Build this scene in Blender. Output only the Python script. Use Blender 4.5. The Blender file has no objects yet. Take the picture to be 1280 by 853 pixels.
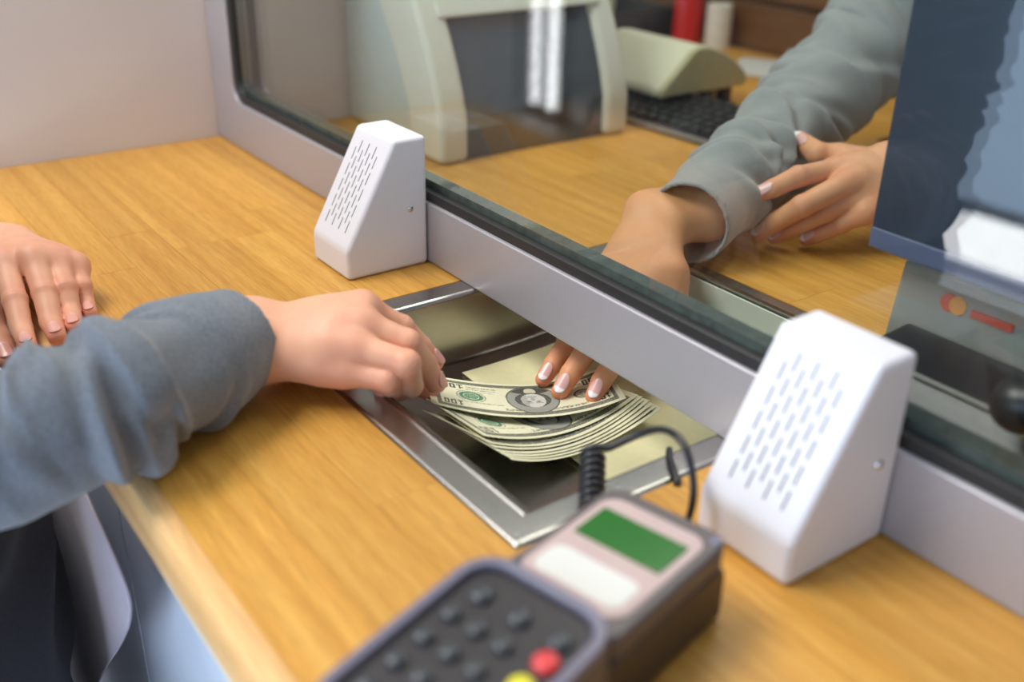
import bpy, bmesh, math, random
import numpy as np
from mathutils import Vector, Matrix

random.seed(7)
SC = bpy.context.scene
COL = SC.collection

def lin(c):
    c = c / 255.0
    return c / 12.92 if c <= 0.04045 else ((c + 0.055) / 1.055) ** 2.4
def rgb(r, g, b): return (lin(r), lin(g), lin(b), 1.0)

# ---------------------------------------------------------------- camera
cam_data = bpy.data.cameras.new('camera')
cam = bpy.data.objects.new('camera', cam_data)
COL.objects.link(cam)
SC.camera = cam
cam_data.sensor_width = 36.0
cam_data.lens = 36.713
cam_data.clip_start = 0.01
RIGHT = Vector((0.58196, 0.81304, 0.01837)); UP = Vector((-0.37105, 0.24588, 0.89547)); FWD = Vector((-0.72354, 0.52795, -0.44477))
M = Matrix((RIGHT, UP, -FWD)).transposed().to_4x4()
M.translation = Vector((1.2612, -0.45784, 0.36))
cam.matrix_world = M
cam_data.dof.use_dof = True
cam_data.dof.focus_distance = 0.83
cam_data.dof.aperture_fstop = 3.1

# ---------------------------------------------------------------- world, lights, exposure
world = bpy.data.worlds.new('world'); SC.world = world
world.use_nodes = True
bgn = world.node_tree.nodes['Background']
bgn.inputs[0].default_value = (0.86, 0.93, 1.0, 1); bgn.inputs[1].default_value = 0.31
SC.view_settings.view_transform = 'Standard'
SC.view_settings.look = 'None'
SC.view_settings.exposure = 0.18
SC.view_settings.gamma = 1.0
SC.view_settings.use_curve_mapping = False

def area(name, loc, target, sx, sy, power, color):
    l = bpy.data.lights.new(name, 'AREA'); l.shape = 'RECTANGLE'; l.size = sx; l.size_y = sy
    l.energy = power; l.color = color
    o = bpy.data.objects.new(name, l); COL.objects.link(o); o.location = loc
    d = Vector(target) - Vector(loc)
    o.rotation_euler = d.to_track_quat('-Z', 'Y').to_euler()
    return o
area('ceiling_light_customer_side', (0.15, -0.85, 1.6), (0.7, -0.15, 0), 1.2, 0.7, 35, (1.0, 0.97, 0.93))
area('ceiling_light_teller_side', (0.35, 1.0, 1.7), (0.4, 0.4, 0), 1.2, 0.8, 13, (1.0, 0.94, 0.84))

# ---------------------------------------------------------------- materials
def new_mat(name):
    m = bpy.data.materials.new(name); m.use_nodes = True
    nt = m.node_tree; b = nt.nodes['Principled BSDF']
    return m, nt, b
def nd(nt, t, **kw):
    n = nt.nodes.new(t)
    for k, v in kw.items():
        if k.startswith('i_'): n.inputs[k[2:].replace('_', ' ')].default_value = v
        else: setattr(n, k, v)
    return n
def pmat(name, col, rough=0.5, metal=0.0, var=0.05, vscale=60.0, bump=0.0, bscale=400.0, stretch=None, sss=0.0, spec=None, coat=0.0, sheen=0.0):
    m, nt, b = new_mat(name)
    b.inputs['Roughness'].default_value = rough; b.inputs['Metallic'].default_value = metal
    if spec is not None: b.inputs['Specular IOR Level'].default_value = spec
    b.inputs['Coat Weight'].default_value = coat
    b.inputs['Sheen Weight'].default_value = sheen
    tc = nd(nt, 'ShaderNodeTexCoord')
    mp = nd(nt, 'ShaderNodeMapping'); nt.links.new(tc.outputs['Object'], mp.inputs[0])
    if stretch: mp.inputs['Scale'].default_value = stretch
    n = nd(nt, 'ShaderNodeTexNoise'); n.inputs['Scale'].default_value = vscale; n.inputs['Detail'].default_value = 4
    nt.links.new(mp.outputs[0], n.inputs['Vector'])
    r = nd(nt, 'ShaderNodeValToRGB')
    r.color_ramp.elements[0].position = 0.3; r.color_ramp.elements[1].position = 0.7
    lo = [max(0, c * (1 - var)) for c in col[:3]] + [1]; hi = [min(1, c * (1 + var)) for c in col[:3]] + [1]
    r.color_ramp.elements[0].color = lo; r.color_ramp.elements[1].color = hi
    nt.links.new(n.outputs['Fac'], r.inputs[0]); nt.links.new(r.outputs[0], b.inputs['Base Color'])
    if sss > 0:
        b.inputs['Subsurface Weight'].default_value = sss; b.inputs['Subsurface Radius'].default_value = (1, .35, .2); b.inputs['Subsurface Scale'].default_value = 0.006
    if bump > 0:
        n2 = nd(nt, 'ShaderNodeTexNoise'); n2.inputs['Scale'].default_value = bscale; n2.inputs['Detail'].default_value = 3
        nt.links.new(mp.outputs[0], n2.inputs['Vector'])
        bp = nd(nt, 'ShaderNodeBump'); bp.inputs['Strength'].default_value = bump; bp.inputs['Distance'].default_value = 0.001
        nt.links.new(n2.outputs['Fac'], bp.inputs['Height']); nt.links.new(bp.outputs[0], b.inputs['Normal'])
    return m

def wood_mat(name, dark, mid, light, rough=0.38):
    m, nt, b = new_mat(name)
    tc = nd(nt, 'ShaderNodeTexCoord'); oi = nd(nt, 'ShaderNodeObjectInfo')
    mul = nd(nt, 'ShaderNodeMath', operation='MULTIPLY'); mul.inputs[1].default_value = 37.0
    nt.links.new(oi.outputs['Random'], mul.inputs[0])
    cmb = nd(nt, 'ShaderNodeCombineXYZ'); nt.links.new(mul.outputs[0], cmb.inputs[0]); nt.links.new(mul.outputs[0], cmb.inputs[2])
    add = nd(nt, 'ShaderNodeVectorMath', operation='ADD'); nt.links.new(tc.outputs['Object'], add.inputs[0]); nt.links.new(cmb.outputs[0], add.inputs[1])
    mp = nd(nt, 'ShaderNodeMapping'); mp.inputs['Scale'].default_value = (2.6, 110.0, 110.0); nt.links.new(add.outputs[0], mp.inputs[0])
    n1 = nd(nt, 'ShaderNodeTexNoise'); n1.inputs['Scale'].default_value = 1.0; n1.inputs['Detail'].default_value = 6; n1.inputs['Distortion'].default_value = 0.25
    nt.links.new(mp.outputs[0], n1.inputs['Vector'])
    mp2 = nd(nt, 'ShaderNodeMapping'); mp2.inputs['Scale'].default_value = (45.0, 700.0, 700.0); nt.links.new(add.outputs[0], mp2.inputs[0])
    n2 = nd(nt, 'ShaderNodeTexNoise'); n2.inputs['Scale'].default_value = 1.0; n2.inputs['Detail'].default_value = 2
    nt.links.new(mp2.outputs[0], n2.inputs['Vector'])
    r1 = nd(nt, 'ShaderNodeValToRGB'); e = r1.color_ramp.elements
    e[0].position = 0.28; e[0].color = dark; e[1].position = 0.72; e[1].color = light
    k = r1.color_ramp.elements.new(0.5); k.color = mid
    nt.links.new(n1.outputs['Fac'], r1.inputs[0])
    r2 = nd(nt, 'ShaderNodeMapRange'); r2.inputs['From Min'].default_value = 0.3; r2.inputs['From Max'].default_value = 0.7
    r2.inputs['To Min'].default_value = 0.84; r2.inputs['To Max'].default_value = 1.08
    nt.links.new(n2.outputs['Fac'], r2.inputs[0])
    r3 = nd(nt, 'ShaderNodeMapRange'); r3.inputs['To Min'].default_value = 0.86; r3.inputs['To Max'].default_value = 1.08
    nt.links.new(oi.outputs['Random'], r3.inputs[0])
    mm = nd(nt, 'ShaderNodeMath', operation='MULTIPLY'); nt.links.new(r2.outputs[0], mm.inputs[0]); nt.links.new(r3.outputs[0], mm.inputs[1])
    sc = nd(nt, 'ShaderNodeVectorMath', operation='SCALE'); nt.links.new(r1.outputs[0], sc.inputs[0]); nt.links.new(mm.outputs[0], sc.inputs['Scale'])
    nt.links.new(sc.outputs[0], b.inputs['Base Color'])
    b.inputs['Roughness'].default_value = rough; b.inputs['Specular IOR Level'].default_value = 0.35
    bp = nd(nt, 'ShaderNodeBump'); bp.inputs['Strength'].default_value = 0.12; bp.inputs['Distance'].default_value = 0.0006
    nt.links.new(n2.outputs['Fac'], bp.inputs['Height']); nt.links.new(bp.outputs[0], b.inputs['Normal'])
    return m

def skin_mat(name, base, red):
    m, nt, b = new_mat(name)
    at = nd(nt, 'ShaderNodeAttribute', attribute_name='flush')
    tc = nd(nt, 'ShaderNodeTexCoord')
    n = nd(nt, 'ShaderNodeTexNoise'); n.inputs['Scale'].default_value = 70; n.inputs['Detail'].default_value = 3
    nt.links.new(tc.outputs['Object'], n.inputs['Vector'])
    ma = nd(nt, 'ShaderNodeMath', operation='MULTIPLY_ADD'); ma.inputs[1].default_value = 0.45; ma.inputs[2].default_value = -0.16
    nt.links.new(n.outputs['Fac'], ma.inputs[0])
    ad = nd(nt, 'ShaderNodeMath', operation='ADD', use_clamp=True); nt.links.new(ma.outputs[0], ad.inputs[0]); nt.links.new(at.outputs['Fac'], ad.inputs[1])
    mx = nd(nt, 'ShaderNodeMix', data_type='RGBA'); mx.inputs['A'].default_value = base; mx.inputs['B'].default_value = red
    nt.links.new(ad.outputs[0], mx.inputs['Factor'])
    nt.links.new(mx.outputs['Result'], b.inputs['Base Color'])
    b.inputs['Roughness'].default_value = 0.48; b.inputs['Specular IOR Level'].default_value = 0.4
    b.inputs['Subsurface Weight'].default_value = 0.15; b.inputs['Subsurface Radius'].default_value = (1, .35, .2); b.inputs['Subsurface Scale'].default_value = 0.005
    v = nd(nt, 'ShaderNodeTexVoronoi'); v.inputs['Scale'].default_value = 700; nt.links.new(tc.outputs['Object'], v.inputs['Vector'])
    n3 = nd(nt, 'ShaderNodeTexNoise'); n3.inputs['Scale'].default_value = 160; n3.inputs['Detail'].default_value = 5; nt.links.new(tc.outputs['Object'], n3.inputs['Vector'])
    s = nd(nt, 'ShaderNodeMath', operation='MULTIPLY_ADD'); s.inputs[1].default_value = 0.35; nt.links.new(v.outputs['Distance'], s.inputs[0]); nt.links.new(n3.outputs['Fac'], s.inputs[2])
    bp = nd(nt, 'ShaderNodeBump'); bp.inputs['Strength'].default_value = 0.16; bp.inputs['Distance'].default_value = 0.001
    nt.links.new(s.outputs[0], bp.inputs['Height']); nt.links.new(bp.outputs[0], b.inputs['Normal'])
    return m

def attr_mat(name, rough=0.6, attr='print', spec=0.3):
    m, nt, b = new_mat(name)
    at = nd(nt, 'ShaderNodeAttribute', attribute_name=attr)
    tc = nd(nt, 'ShaderNodeTexCoord'); n = nd(nt, 'ShaderNodeTexNoise'); n.inputs['Scale'].default_value = 900; nt.links.new(tc.outputs['Object'], n.inputs['Vector'])
    mr = nd(nt, 'ShaderNodeMapRange'); mr.inputs['To Min'].default_value = 0.9; mr.inputs['To Max'].default_value = 1.08; nt.links.new(n.outputs['Fac'], mr.inputs[0])
    sc = nd(nt, 'ShaderNodeVectorMath', operation='SCALE'); nt.links.new(at.outputs['Color'], sc.inputs[0]); nt.links.new(mr.outputs[0], sc.inputs['Scale'])
    nt.links.new(sc.outputs[0], b.inputs['Base Color'])
    b.inputs['Roughness'].default_value = rough; b.inputs['Specular IOR Level'].default_value = spec
    return m

def clear_mat(name, tint, refl=1.0, rough=0.0, ior=1.5):
    m, nt, b = new_mat(name); nt.nodes.remove(b)
    out = nt.nodes['Material Output']
    tr = nd(nt, 'ShaderNodeBsdfTransparent'); tr.inputs[0].default_value = tint
    gl = nd(nt, 'ShaderNodeBsdfGlossy'); gl.inputs['Roughness'].default_value = rough; gl.inputs['Color'].default_value = (1, 1, 1, 1)
    # Schlick reflectance of a clean face, the same from both sides
    lw = nd(nt, 'ShaderNodeLayerWeight'); lw.inputs['Blend'].default_value = 0.5
    pw = nd(nt, 'ShaderNodeMath', operation='POWER'); pw.inputs[1].default_value = 5.0; nt.links.new(lw.outputs['Facing'], pw.inputs[0])
    f0 = ((ior - 1) / (ior + 1)) ** 2
    ma = nd(nt, 'ShaderNodeMath', operation='MULTIPLY_ADD'); ma.inputs[1].default_value = (1 - f0) * refl; ma.inputs[2].default_value = f0 * refl
    nt.links.new(pw.outputs[0], ma.inputs[0])
    mx = nd(nt, 'ShaderNodeMixShader'); nt.links.new(ma.outputs[0], mx.inputs[0]); nt.links.new(tr.outputs[0], mx.inputs[1]); nt.links.new(gl.outputs[0], mx.inputs[2])
    nt.links.new(mx.outputs[0], out.inputs[0])
    return m

def glow_mat(name, col, strength):
    m, nt, b = new_mat(name)
    b.inputs['Base Color'].default_value = (0.05, 0.05, 0.05, 1); b.inputs['Emission Color'].default_value = col; b.inputs['Emission Strength'].default_value = strength
    return m

M_WOOD = wood_mat('oak', rgb(196, 139, 58), rgb(209, 153, 69), rgb(219, 167, 83))
M_WOODSHEEN = wood_mat('oak_painted_sheen', rgb(206, 152, 92), rgb(226, 178, 118), rgb(236, 196, 142), 0.3)  # oak made paler: the edge's glancing reflection is put into the colour
M_BROWN = wood_mat('brown_wood', rgb(112, 74, 40), rgb(128, 86, 46), rgb(140, 96, 54), 0.45)
M_WALL = pmat('painted_wall', rgb(220, 212, 210), 0.7, var=0.02, vscale=8, bump=0.08, bscale=500)
M_FLOOR = pmat('pale_floor', rgb(205, 205, 210), 0.35, var=0.04, vscale=5)
M_FRAME = pmat('lilac_grey_aluminium', rgb(176, 172, 176), 0.42, metal=0.35, var=0.02, vscale=300)
M_GASKET = pmat('black_rubber', rgb(38, 38, 38), 0.5, var=0.1)
M_GLASS = clear_mat('clear_glass', (0.93, 0.955, 0.94, 1), 1.0)
M_GLASSEDGE = pmat('green_glass_edge', rgb(70, 78, 72), 0.2, var=0.25, vscale=120)
M_WHITE = pmat('white_powder_coat', rgb(226, 225, 230), 0.45, var=0.012, vscale=900, bump=0.1, bscale=1500)
M_SLOT = pmat('slot_black', rgb(52, 52, 58), 0.7)
M_CHROME = pmat('chrome', (0.75, 0.75, 0.76, 1), 0.15, metal=1.0, var=0.02)
M_STEEL = pmat('brushed_steel', (0.42, 0.41, 0.385, 1), 0.27, metal=1.0, var=0.06, vscale=1.0, stretch=(15, 900, 900), bump=0.06, bscale=1.0)
M_PAPER = pmat('cream_paper', rgb(232, 226, 178), 0.75, var=0.03, vscale=150)
M_MINT = pmat('pale_mint', rgb(214, 222, 212), 0.4, var=0.02)
M_CABINET = pmat('pale_cabinet_panel', rgb(196, 203, 214), 0.5, var=0.02)
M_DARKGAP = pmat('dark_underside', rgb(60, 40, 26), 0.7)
M_SKIN_C = skin_mat('skin_customer', rgb(232, 176, 144), rgb(218, 118, 96))
M_SKIN_T = skin_mat('skin_teller', rgb(224, 164, 120), rgb(212, 112, 84))
M_NAIL = attr_mat('nail', 0.22, spec=0.5)
M_NOTE = attr_mat('banknote', 0.7)
M_CARD = pmat('grey_blue_knit', rgb(112, 119, 129), 0.9, var=0.22, vscale=420, bump=0.5, bscale=1200, sheen=0.35)
M_CHAR = pmat('charcoal_wool', rgb(42, 40, 44), 0.95, var=0.25, vscale=500, bump=0.5, bscale=900, sheen=0.05)
M_SHIRT = pmat('lilac_grey_cotton', rgb(176, 166, 176), 0.8, var=0.03, bump=0.15, bscale=900, sheen=0.1)
M_SUIT = pmat('grey_suit_wool', rgb(146, 148, 146), 0.85, var=0.12, vscale=900, bump=0.35, bscale=1500, sheen=0.3)
M_HAIR = pmat('brown_hair', rgb(74, 48, 32), 0.5, var=0.3, vscale=1.0, stretch=(500, 500, 20), bump=0.3, bscale=1.0)
M_TBODY = pmat('taupe_terminal_plastic', rgb(92, 84, 84), 0.4, var=0.03)
M_TSIDE = pmat('dark_brown_plastic', rgb(58, 48, 44), 0.45, var=0.05)
M_TRIM = pmat('lavender_grey_plastic', rgb(112, 108, 124), 0.3, var=0.02)
M_TPANEL = pmat('pale_pink_panel', rgb(192, 168, 165), 0.35, var=0.03)
M_TLABEL = pmat('white_label', rgb(216, 216, 212), 0.4, var=0.02)
M_LCD = pmat('green_lcd', rgb(22, 100, 18), 0.2, var=0.03)
M_KEYPAD = pmat('dark_keypad', rgb(40, 35, 38), 0.45, var=0.1)
M_KEY = pmat('charcoal_key', rgb(58, 62, 66), 0.3, var=0.1)
M_RED = pmat('red_key', rgb(214, 60, 62), 0.35)
M_YELLOW = pmat('yellow_key', rgb(228, 218, 40), 0.35)
M_GREENK = pmat('green_key', rgb(50, 150, 60), 0.35)
M_BLACK = pmat('black_plastic', rgb(30, 30, 33), 0.35, var=0.1)
M_MACH = pmat('off_white_plastic', rgb(214, 214, 200), 0.4, var=0.02)
M_MACHSIDE = pmat('pale_green_grey_plastic', rgb(188, 200, 196), 0.45, var=0.02)
M_TINT = pmat('smoked_glass', rgb(58, 66, 74), 0.06, var=0.05, spec=0.7)
M_BEIGE = pmat('beige_plastic', rgb(222, 220, 192), 0.45, var=0.02)
M_OLIVE = pmat('olive_beige_plastic', rgb(186, 180, 140), 0.45, var=0.03)
M_KEYC = pmat('keyboard_key', rgb(44, 44, 44), 0.4, var=0.1)
M_REDB = pmat('red_bottle', rgb(206, 34, 30), 0.3)
M_WHITEP = pmat('white_plastic', rgb(232, 228, 216), 0.4)
M_MONITOR = pmat('slate_monitor_plastic', rgb(46, 56, 70), 0.3, var=0.04)
M_BEZEL = pmat('blue_grey_bezel', rgb(92, 98, 124), 0.3, var=0.02)
M_GREYBOX = pmat('grey_box_plastic', rgb(140, 140, 134), 0.35, var=0.03)
M_ORANGE = pmat('orange_mark', rgb(236, 150, 50), 0.5)
M_REDMARK = pmat('red_mark', rgb(208, 62, 40), 0.5)

# ---------------------------------------------------------------- object helpers
def tag(o, label=None, cat=None, group=None, kind=None):
    if label: o['label'] = label
    if cat: o['category'] = cat
    if group: o['group'] = group
    if kind: o['kind'] = kind
    return o
def empty(name, loc=(0, 0, 0), rot=(0, 0, 0)):
    o = bpy.data.objects.new(name, None); COL.objects.link(o); o.location = loc; o.rotation_euler = rot
    o.empty_display_size = 0.02
    return o
def link_mesh(name, me, mat, parent=None, smooth=False):
    o = bpy.data.objects.new(name, me); COL.objects.link(o)
    for m in (mat if isinstance(mat, (list, tuple)) else [mat]): me.materials.append(m)
    if parent is not None: o.parent = parent
    if smooth: me.polygons.foreach_set('use_smooth', [True] * len(me.polygons))
    return o
def mesh_of(bm, name='mesh'):
    bmesh.ops.recalc_face_normals(bm, faces=bm.faces)
    me = bpy.data.meshes.new(name); bm.to_mesh(me); bm.free(); return me
def obj(name, bm, mat, parent=None, smooth=False):
    return link_mesh(name, mesh_of(bm, name), mat, parent, smooth)
def finalize(o):
    """bake the modifiers of o into its mesh"""
    dg = bpy.context.evaluated_depsgraph_get(); dg.update()
    me = bpy.data.meshes.new_from_object(o.evaluated_get(dg))
    o.modifiers.clear(); o.data = me
    return o
def bevel(o, w, seg=3, ang=35, smooth=True):
    m = o.modifiers.new('bevel', 'BEVEL'); m.width = w; m.segments = seg; m.limit_method = 'ANGLE'; m.angle_limit = math.radians(ang); m.harden_normals = False
    if smooth: o.data.polygons.foreach_set('use_smooth', [True] * len(o.data.polygons))
    w2 = o.modifiers.new('wn', 'WEIGHTED_NORMAL'); w2.keep_sharp = False
    return o
def bm_box(bm, lo, hi):
    vs = [bm.verts.new((x, y, z)) for x in (lo[0], hi[0]) for y in (lo[1], hi[1]) for z in (lo[2], hi[2])]
    for f in ((0, 1, 3, 2), (4, 6, 7, 5), (0, 4, 5, 1), (2, 3, 7, 6), (0, 2, 6, 4), (1, 5, 7, 3)):
        bm.faces.new([vs[i] for i in f])
def box(name, lo, hi, mat, parent=None, bev=0.0, seg=3):
    bm = bmesh.new(); bm_box(bm, lo, hi); o = obj(name, bm, mat, parent)
    if bev > 0: bevel(o, bev, seg)
    return o
def prism(name, pts, axis, a, b, mat, parent=None, bev=0.0, seg=3, smooth=False):
    """pts 2D polygon in the plane across axis, extruded from a to b"""
    bm = bmesh.new()
    def P(p, t):
        if axis == 'x': return (t, p[0], p[1])
        if axis == 'y': return (p[0], t, p[1])
        return (p[0], p[1], t)
    A = [bm.verts.new(P(p, a)) for p in pts]; B = [bm.verts.new(P(p, b)) for p in pts]
    n = len(pts)
    bm.faces.new(A); bm.faces.new(B[::-1])
    for i in range(n): bm.faces.new([A[i], A[(i + 1) % n], B[(i + 1) % n], B[i]])
    o = obj(name, bm, mat, parent)
    if bev > 0: bevel(o, bev, seg)
    elif smooth: bevel(o, 0.0002, 1)
    return o
def rrect(w, h, r, n=6, cx=0, cy=0):
    pts = []
    for sx, sy, a0 in ((1, 1, 0), (-1, 1, 90), (-1, -1, 180), (1, -1, 270)):
        for i in range(n + 1):
            a = math.radians(a0 + 90 * i / n)
            pts.append((cx + sx * (w / 2 - r) + r * math.cos(a), cy + sy * (h / 2 - r) + r * math.sin(a)))
    return pts
def lathe(name, prof, mat, parent=None, loc=(0, 0, 0), n=32):
    bm = bmesh.new(); rings = []
    for r, z in prof:
        if r < 1e-6: rings.append([bm.verts.new((loc[0], loc[1], loc[2] + z))])
        else: rings.append([bm.verts.new((loc[0] + r * math.cos(2 * math.pi * k / n), loc[1] + r * math.sin(2 * math.pi * k / n), loc[2] + z)) for k in range(n)])
    for A, B in zip(rings, rings[1:]):
        for k in range(n):
            k2 = (k + 1) % n
            if len(A) == 1 and len(B) == 1: continue
            if len(A) == 1: bm.faces.new([A[0], B[k], B[k2]])
            elif len(B) == 1: bm.faces.new([A[k], A[k2], B[0]])
            else: bm.faces.new([A[k], A[k2], B[k2], B[k]])
    o = obj(name, bm, mat, parent); bevel(o, 0.0003, 1)
    return o
def catmull(pts, per=10):
    P = [Vector(p) for p in pts]; P = [P[0] * 2 - P[1]] + P + [P[-1] * 2 - P[-2]]; out = []
    for i in range(1, len(P) - 2):
        for k in range(per):
            t = k / per
            out.append(0.5 * ((2 * P[i]) + (P[i + 1] - P[i - 1]) * t + (2 * P[i - 1] - 5 * P[i] + 4 * P[i + 1] - P[i + 2]) * t * t + (-P[i - 1] + 3 * P[i] - 3 * P[i + 1] + P[i + 2]) * t ** 3))
    out.append(P[-2]); return out
def tube(name, path, r, mat, parent=None, n=10):
    bm = bmesh.new(); rings = []; up = Vector((0.3, 0.2, 1)).normalized()
    for i, p in enumerate(path):
        d = (path[min(i + 1, len(path) - 1)] - path[max(i - 1, 0)]).normalized()
        a = up - d * up.dot(d); a = a.normalized() if a.length > 1e-5 else d.orthogonal().normalized()
        up = a; b = d.cross(a)
        rings.append([bm.verts.new(p + r * (a * math.cos(2 * math.pi * k / n) + b * math.sin(2 * math.pi * k / n))) for k in range(n)])
    for A, B in zip(rings, rings[1:]):
        for k in range(n): bm.faces.new([A[k], A[(k + 1) % n], B[(k + 1) % n], B[k]])
    bm.faces.new(rings[0][::-1]); bm.faces.new(rings[-1])
    return obj(name, bm, mat, parent, True)

# ---------------------------------------------------------------- signed-distance modelling
class SDF:
    def __init__(s, lo, hi, h):
        s.lo = np.array(lo, np.float32); s.h = h
        s.n = np.ceil((np.array(hi) - np.array(lo)) / h).astype(int) + 1
        s.ax = [(s.lo[i] + np.arange(s.n[i]) * h).astype(np.float32) for i in range(3)]
        s.D = np.full(tuple(s.n), 0.03, np.float32)
    def sl(s, lo, hi):
        a = np.clip(np.floor((np.array(lo) - s.lo) / s.h).astype(int), 0, s.n); b = np.clip(np.ceil((np.array(hi) - s.lo) / s.h).astype(int) + 1, 0, s.n)
        return tuple(slice(int(a[i]), int(b[i])) for i in range(3))
    def grid(s, sl):
        return s.ax[0][sl[0]][:, None, None], s.ax[1][sl[1]][None, :, None], s.ax[2][sl[2]][None, None, :]
def cone_d(g, a, b, ra, rb):
    X, Y, Z = g; ba = np.array(b, np.float32) - np.array(a, np.float32); L = float(ba @ ba) + 1e-12
    px, py, pz = X - a[0], Y - a[1], Z - a[2]
    t = np.clip((px * ba[0] + py * ba[1] + pz * ba[2]) / L, 0, 1)
    return np.sqrt((px - t * ba[0]) ** 2 + (py - t * ba[1]) ** 2 + (pz - t * ba[2]) ** 2) - (ra + (rb - ra) * t), t
def smin(a, b, k):
    h = np.clip(0.5 + 0.5 * (b - a) / k, 0, 1)
    return b + (a - b) * h - k * h * (1 - h)
def add_cone(F, a, b, ra, rb, k, D=None):
    D = F.D if D is None else D
    m = max(ra, rb) + k + 0.01
    lo = np.minimum(a, b) - m; hi = np.maximum(a, b) + m; sl = F.sl(lo, hi)
    d, _ = cone_d(F.grid(sl), a, b, ra, rb)
    D[sl] = smin(D[sl], d, k) if k > 0 else np.minimum(D[sl], d)
def surface(F, D=None):
    D = F.D if D is None else D
    S = D < 0; n = D.shape
    c = np.zeros((n[0] - 1, n[1] - 1, n[2] - 1), np.int8)
    for i in (0, 1):
        for j in (0, 1):
            for k in (0, 1): c += S[i:n[0] - 1 + i, j:n[1] - 1 + j, k:n[2] - 1 + k]
    act = np.argwhere((c > 0) & (c < 8)); idx = np.full(c.shape, -1, np.int32); idx[tuple(act.T)] = np.arange(len(act))
    acc = np.zeros((len(act), 3)); cnt = np.zeros(len(act))
    for ax in range(3):
        o1, o2 = [q for q in range(3) if q != ax]
        for i in (0, 1):
            for j in (0, 1):
                off = np.zeros(3, int); off[o1] = i; off[o2] = j
                p = act + off; q = p.copy(); q[:, ax] += 1
                d0 = D[tuple(p.T)]; d1 = D[tuple(q.T)]; m = (d0 < 0) != (d1 < 0)
                t = np.where(m, d0 / np.where(m, d0 - d1, 1), 0)
                pos = p.astype(float); pos[:, ax] += t
                acc[m] += pos[m]; cnt[m] += 1
    V = acc / cnt[:, None] * F.h + F.lo
    Q = []
    for ax in range(3):
        o1, o2 = [(1, 2), (2, 0), (0, 1)][ax]
        s0 = [slice(None)] * 3; s1 = [slice(None)] * 3; s0[ax] = slice(0, n[ax] - 1); s1[ax] = slice(1, n[ax])
        e = np.argwhere(S[tuple(s0)] != S[tuple(s1)])
        ok = (e[:, o1] > 0) & (e[:, o2] > 0) & (e[:, o1] < n[o1] - 1) & (e[:, o2] < n[o2] - 1); e = e[ok]
        def cell(a, b):
            q = e.copy(); q[:, o1] -= a; q[:, o2] -= b; return idx[tuple(q.T)]
        quad = np.stack([cell(1, 1), cell(0, 1), cell(0, 0), cell(1, 0)], 1)
        neg = S[tuple(e.T)]
        quad[~neg] = quad[~neg][:, ::-1]
        Q.append(quad)
    return V, np.concatenate(Q)
def np_mesh(name, V, Q, flush=None):
    me = bpy.data.meshes.new(name)
    me.vertices.add(len(V)); me.vertices.foreach_set('co', np.asarray(V, np.float32).ravel())
    me.loops.add(len(Q) * 4); me.loops.foreach_set('vertex_index', np.asarray(Q, np.int32).ravel())
    me.polygons.add(len(Q)); me.polygons.foreach_set('loop_start', np.arange(len(Q), dtype=np.int32) * 4)
    me.update(calc_edges=True); me.validate()
    if flush is not None:
        a = me.attributes.new('flush', 'FLOAT', 'POINT'); a.data.foreach_set('value', np.asarray(flush, np.float32))
    return me

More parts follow.
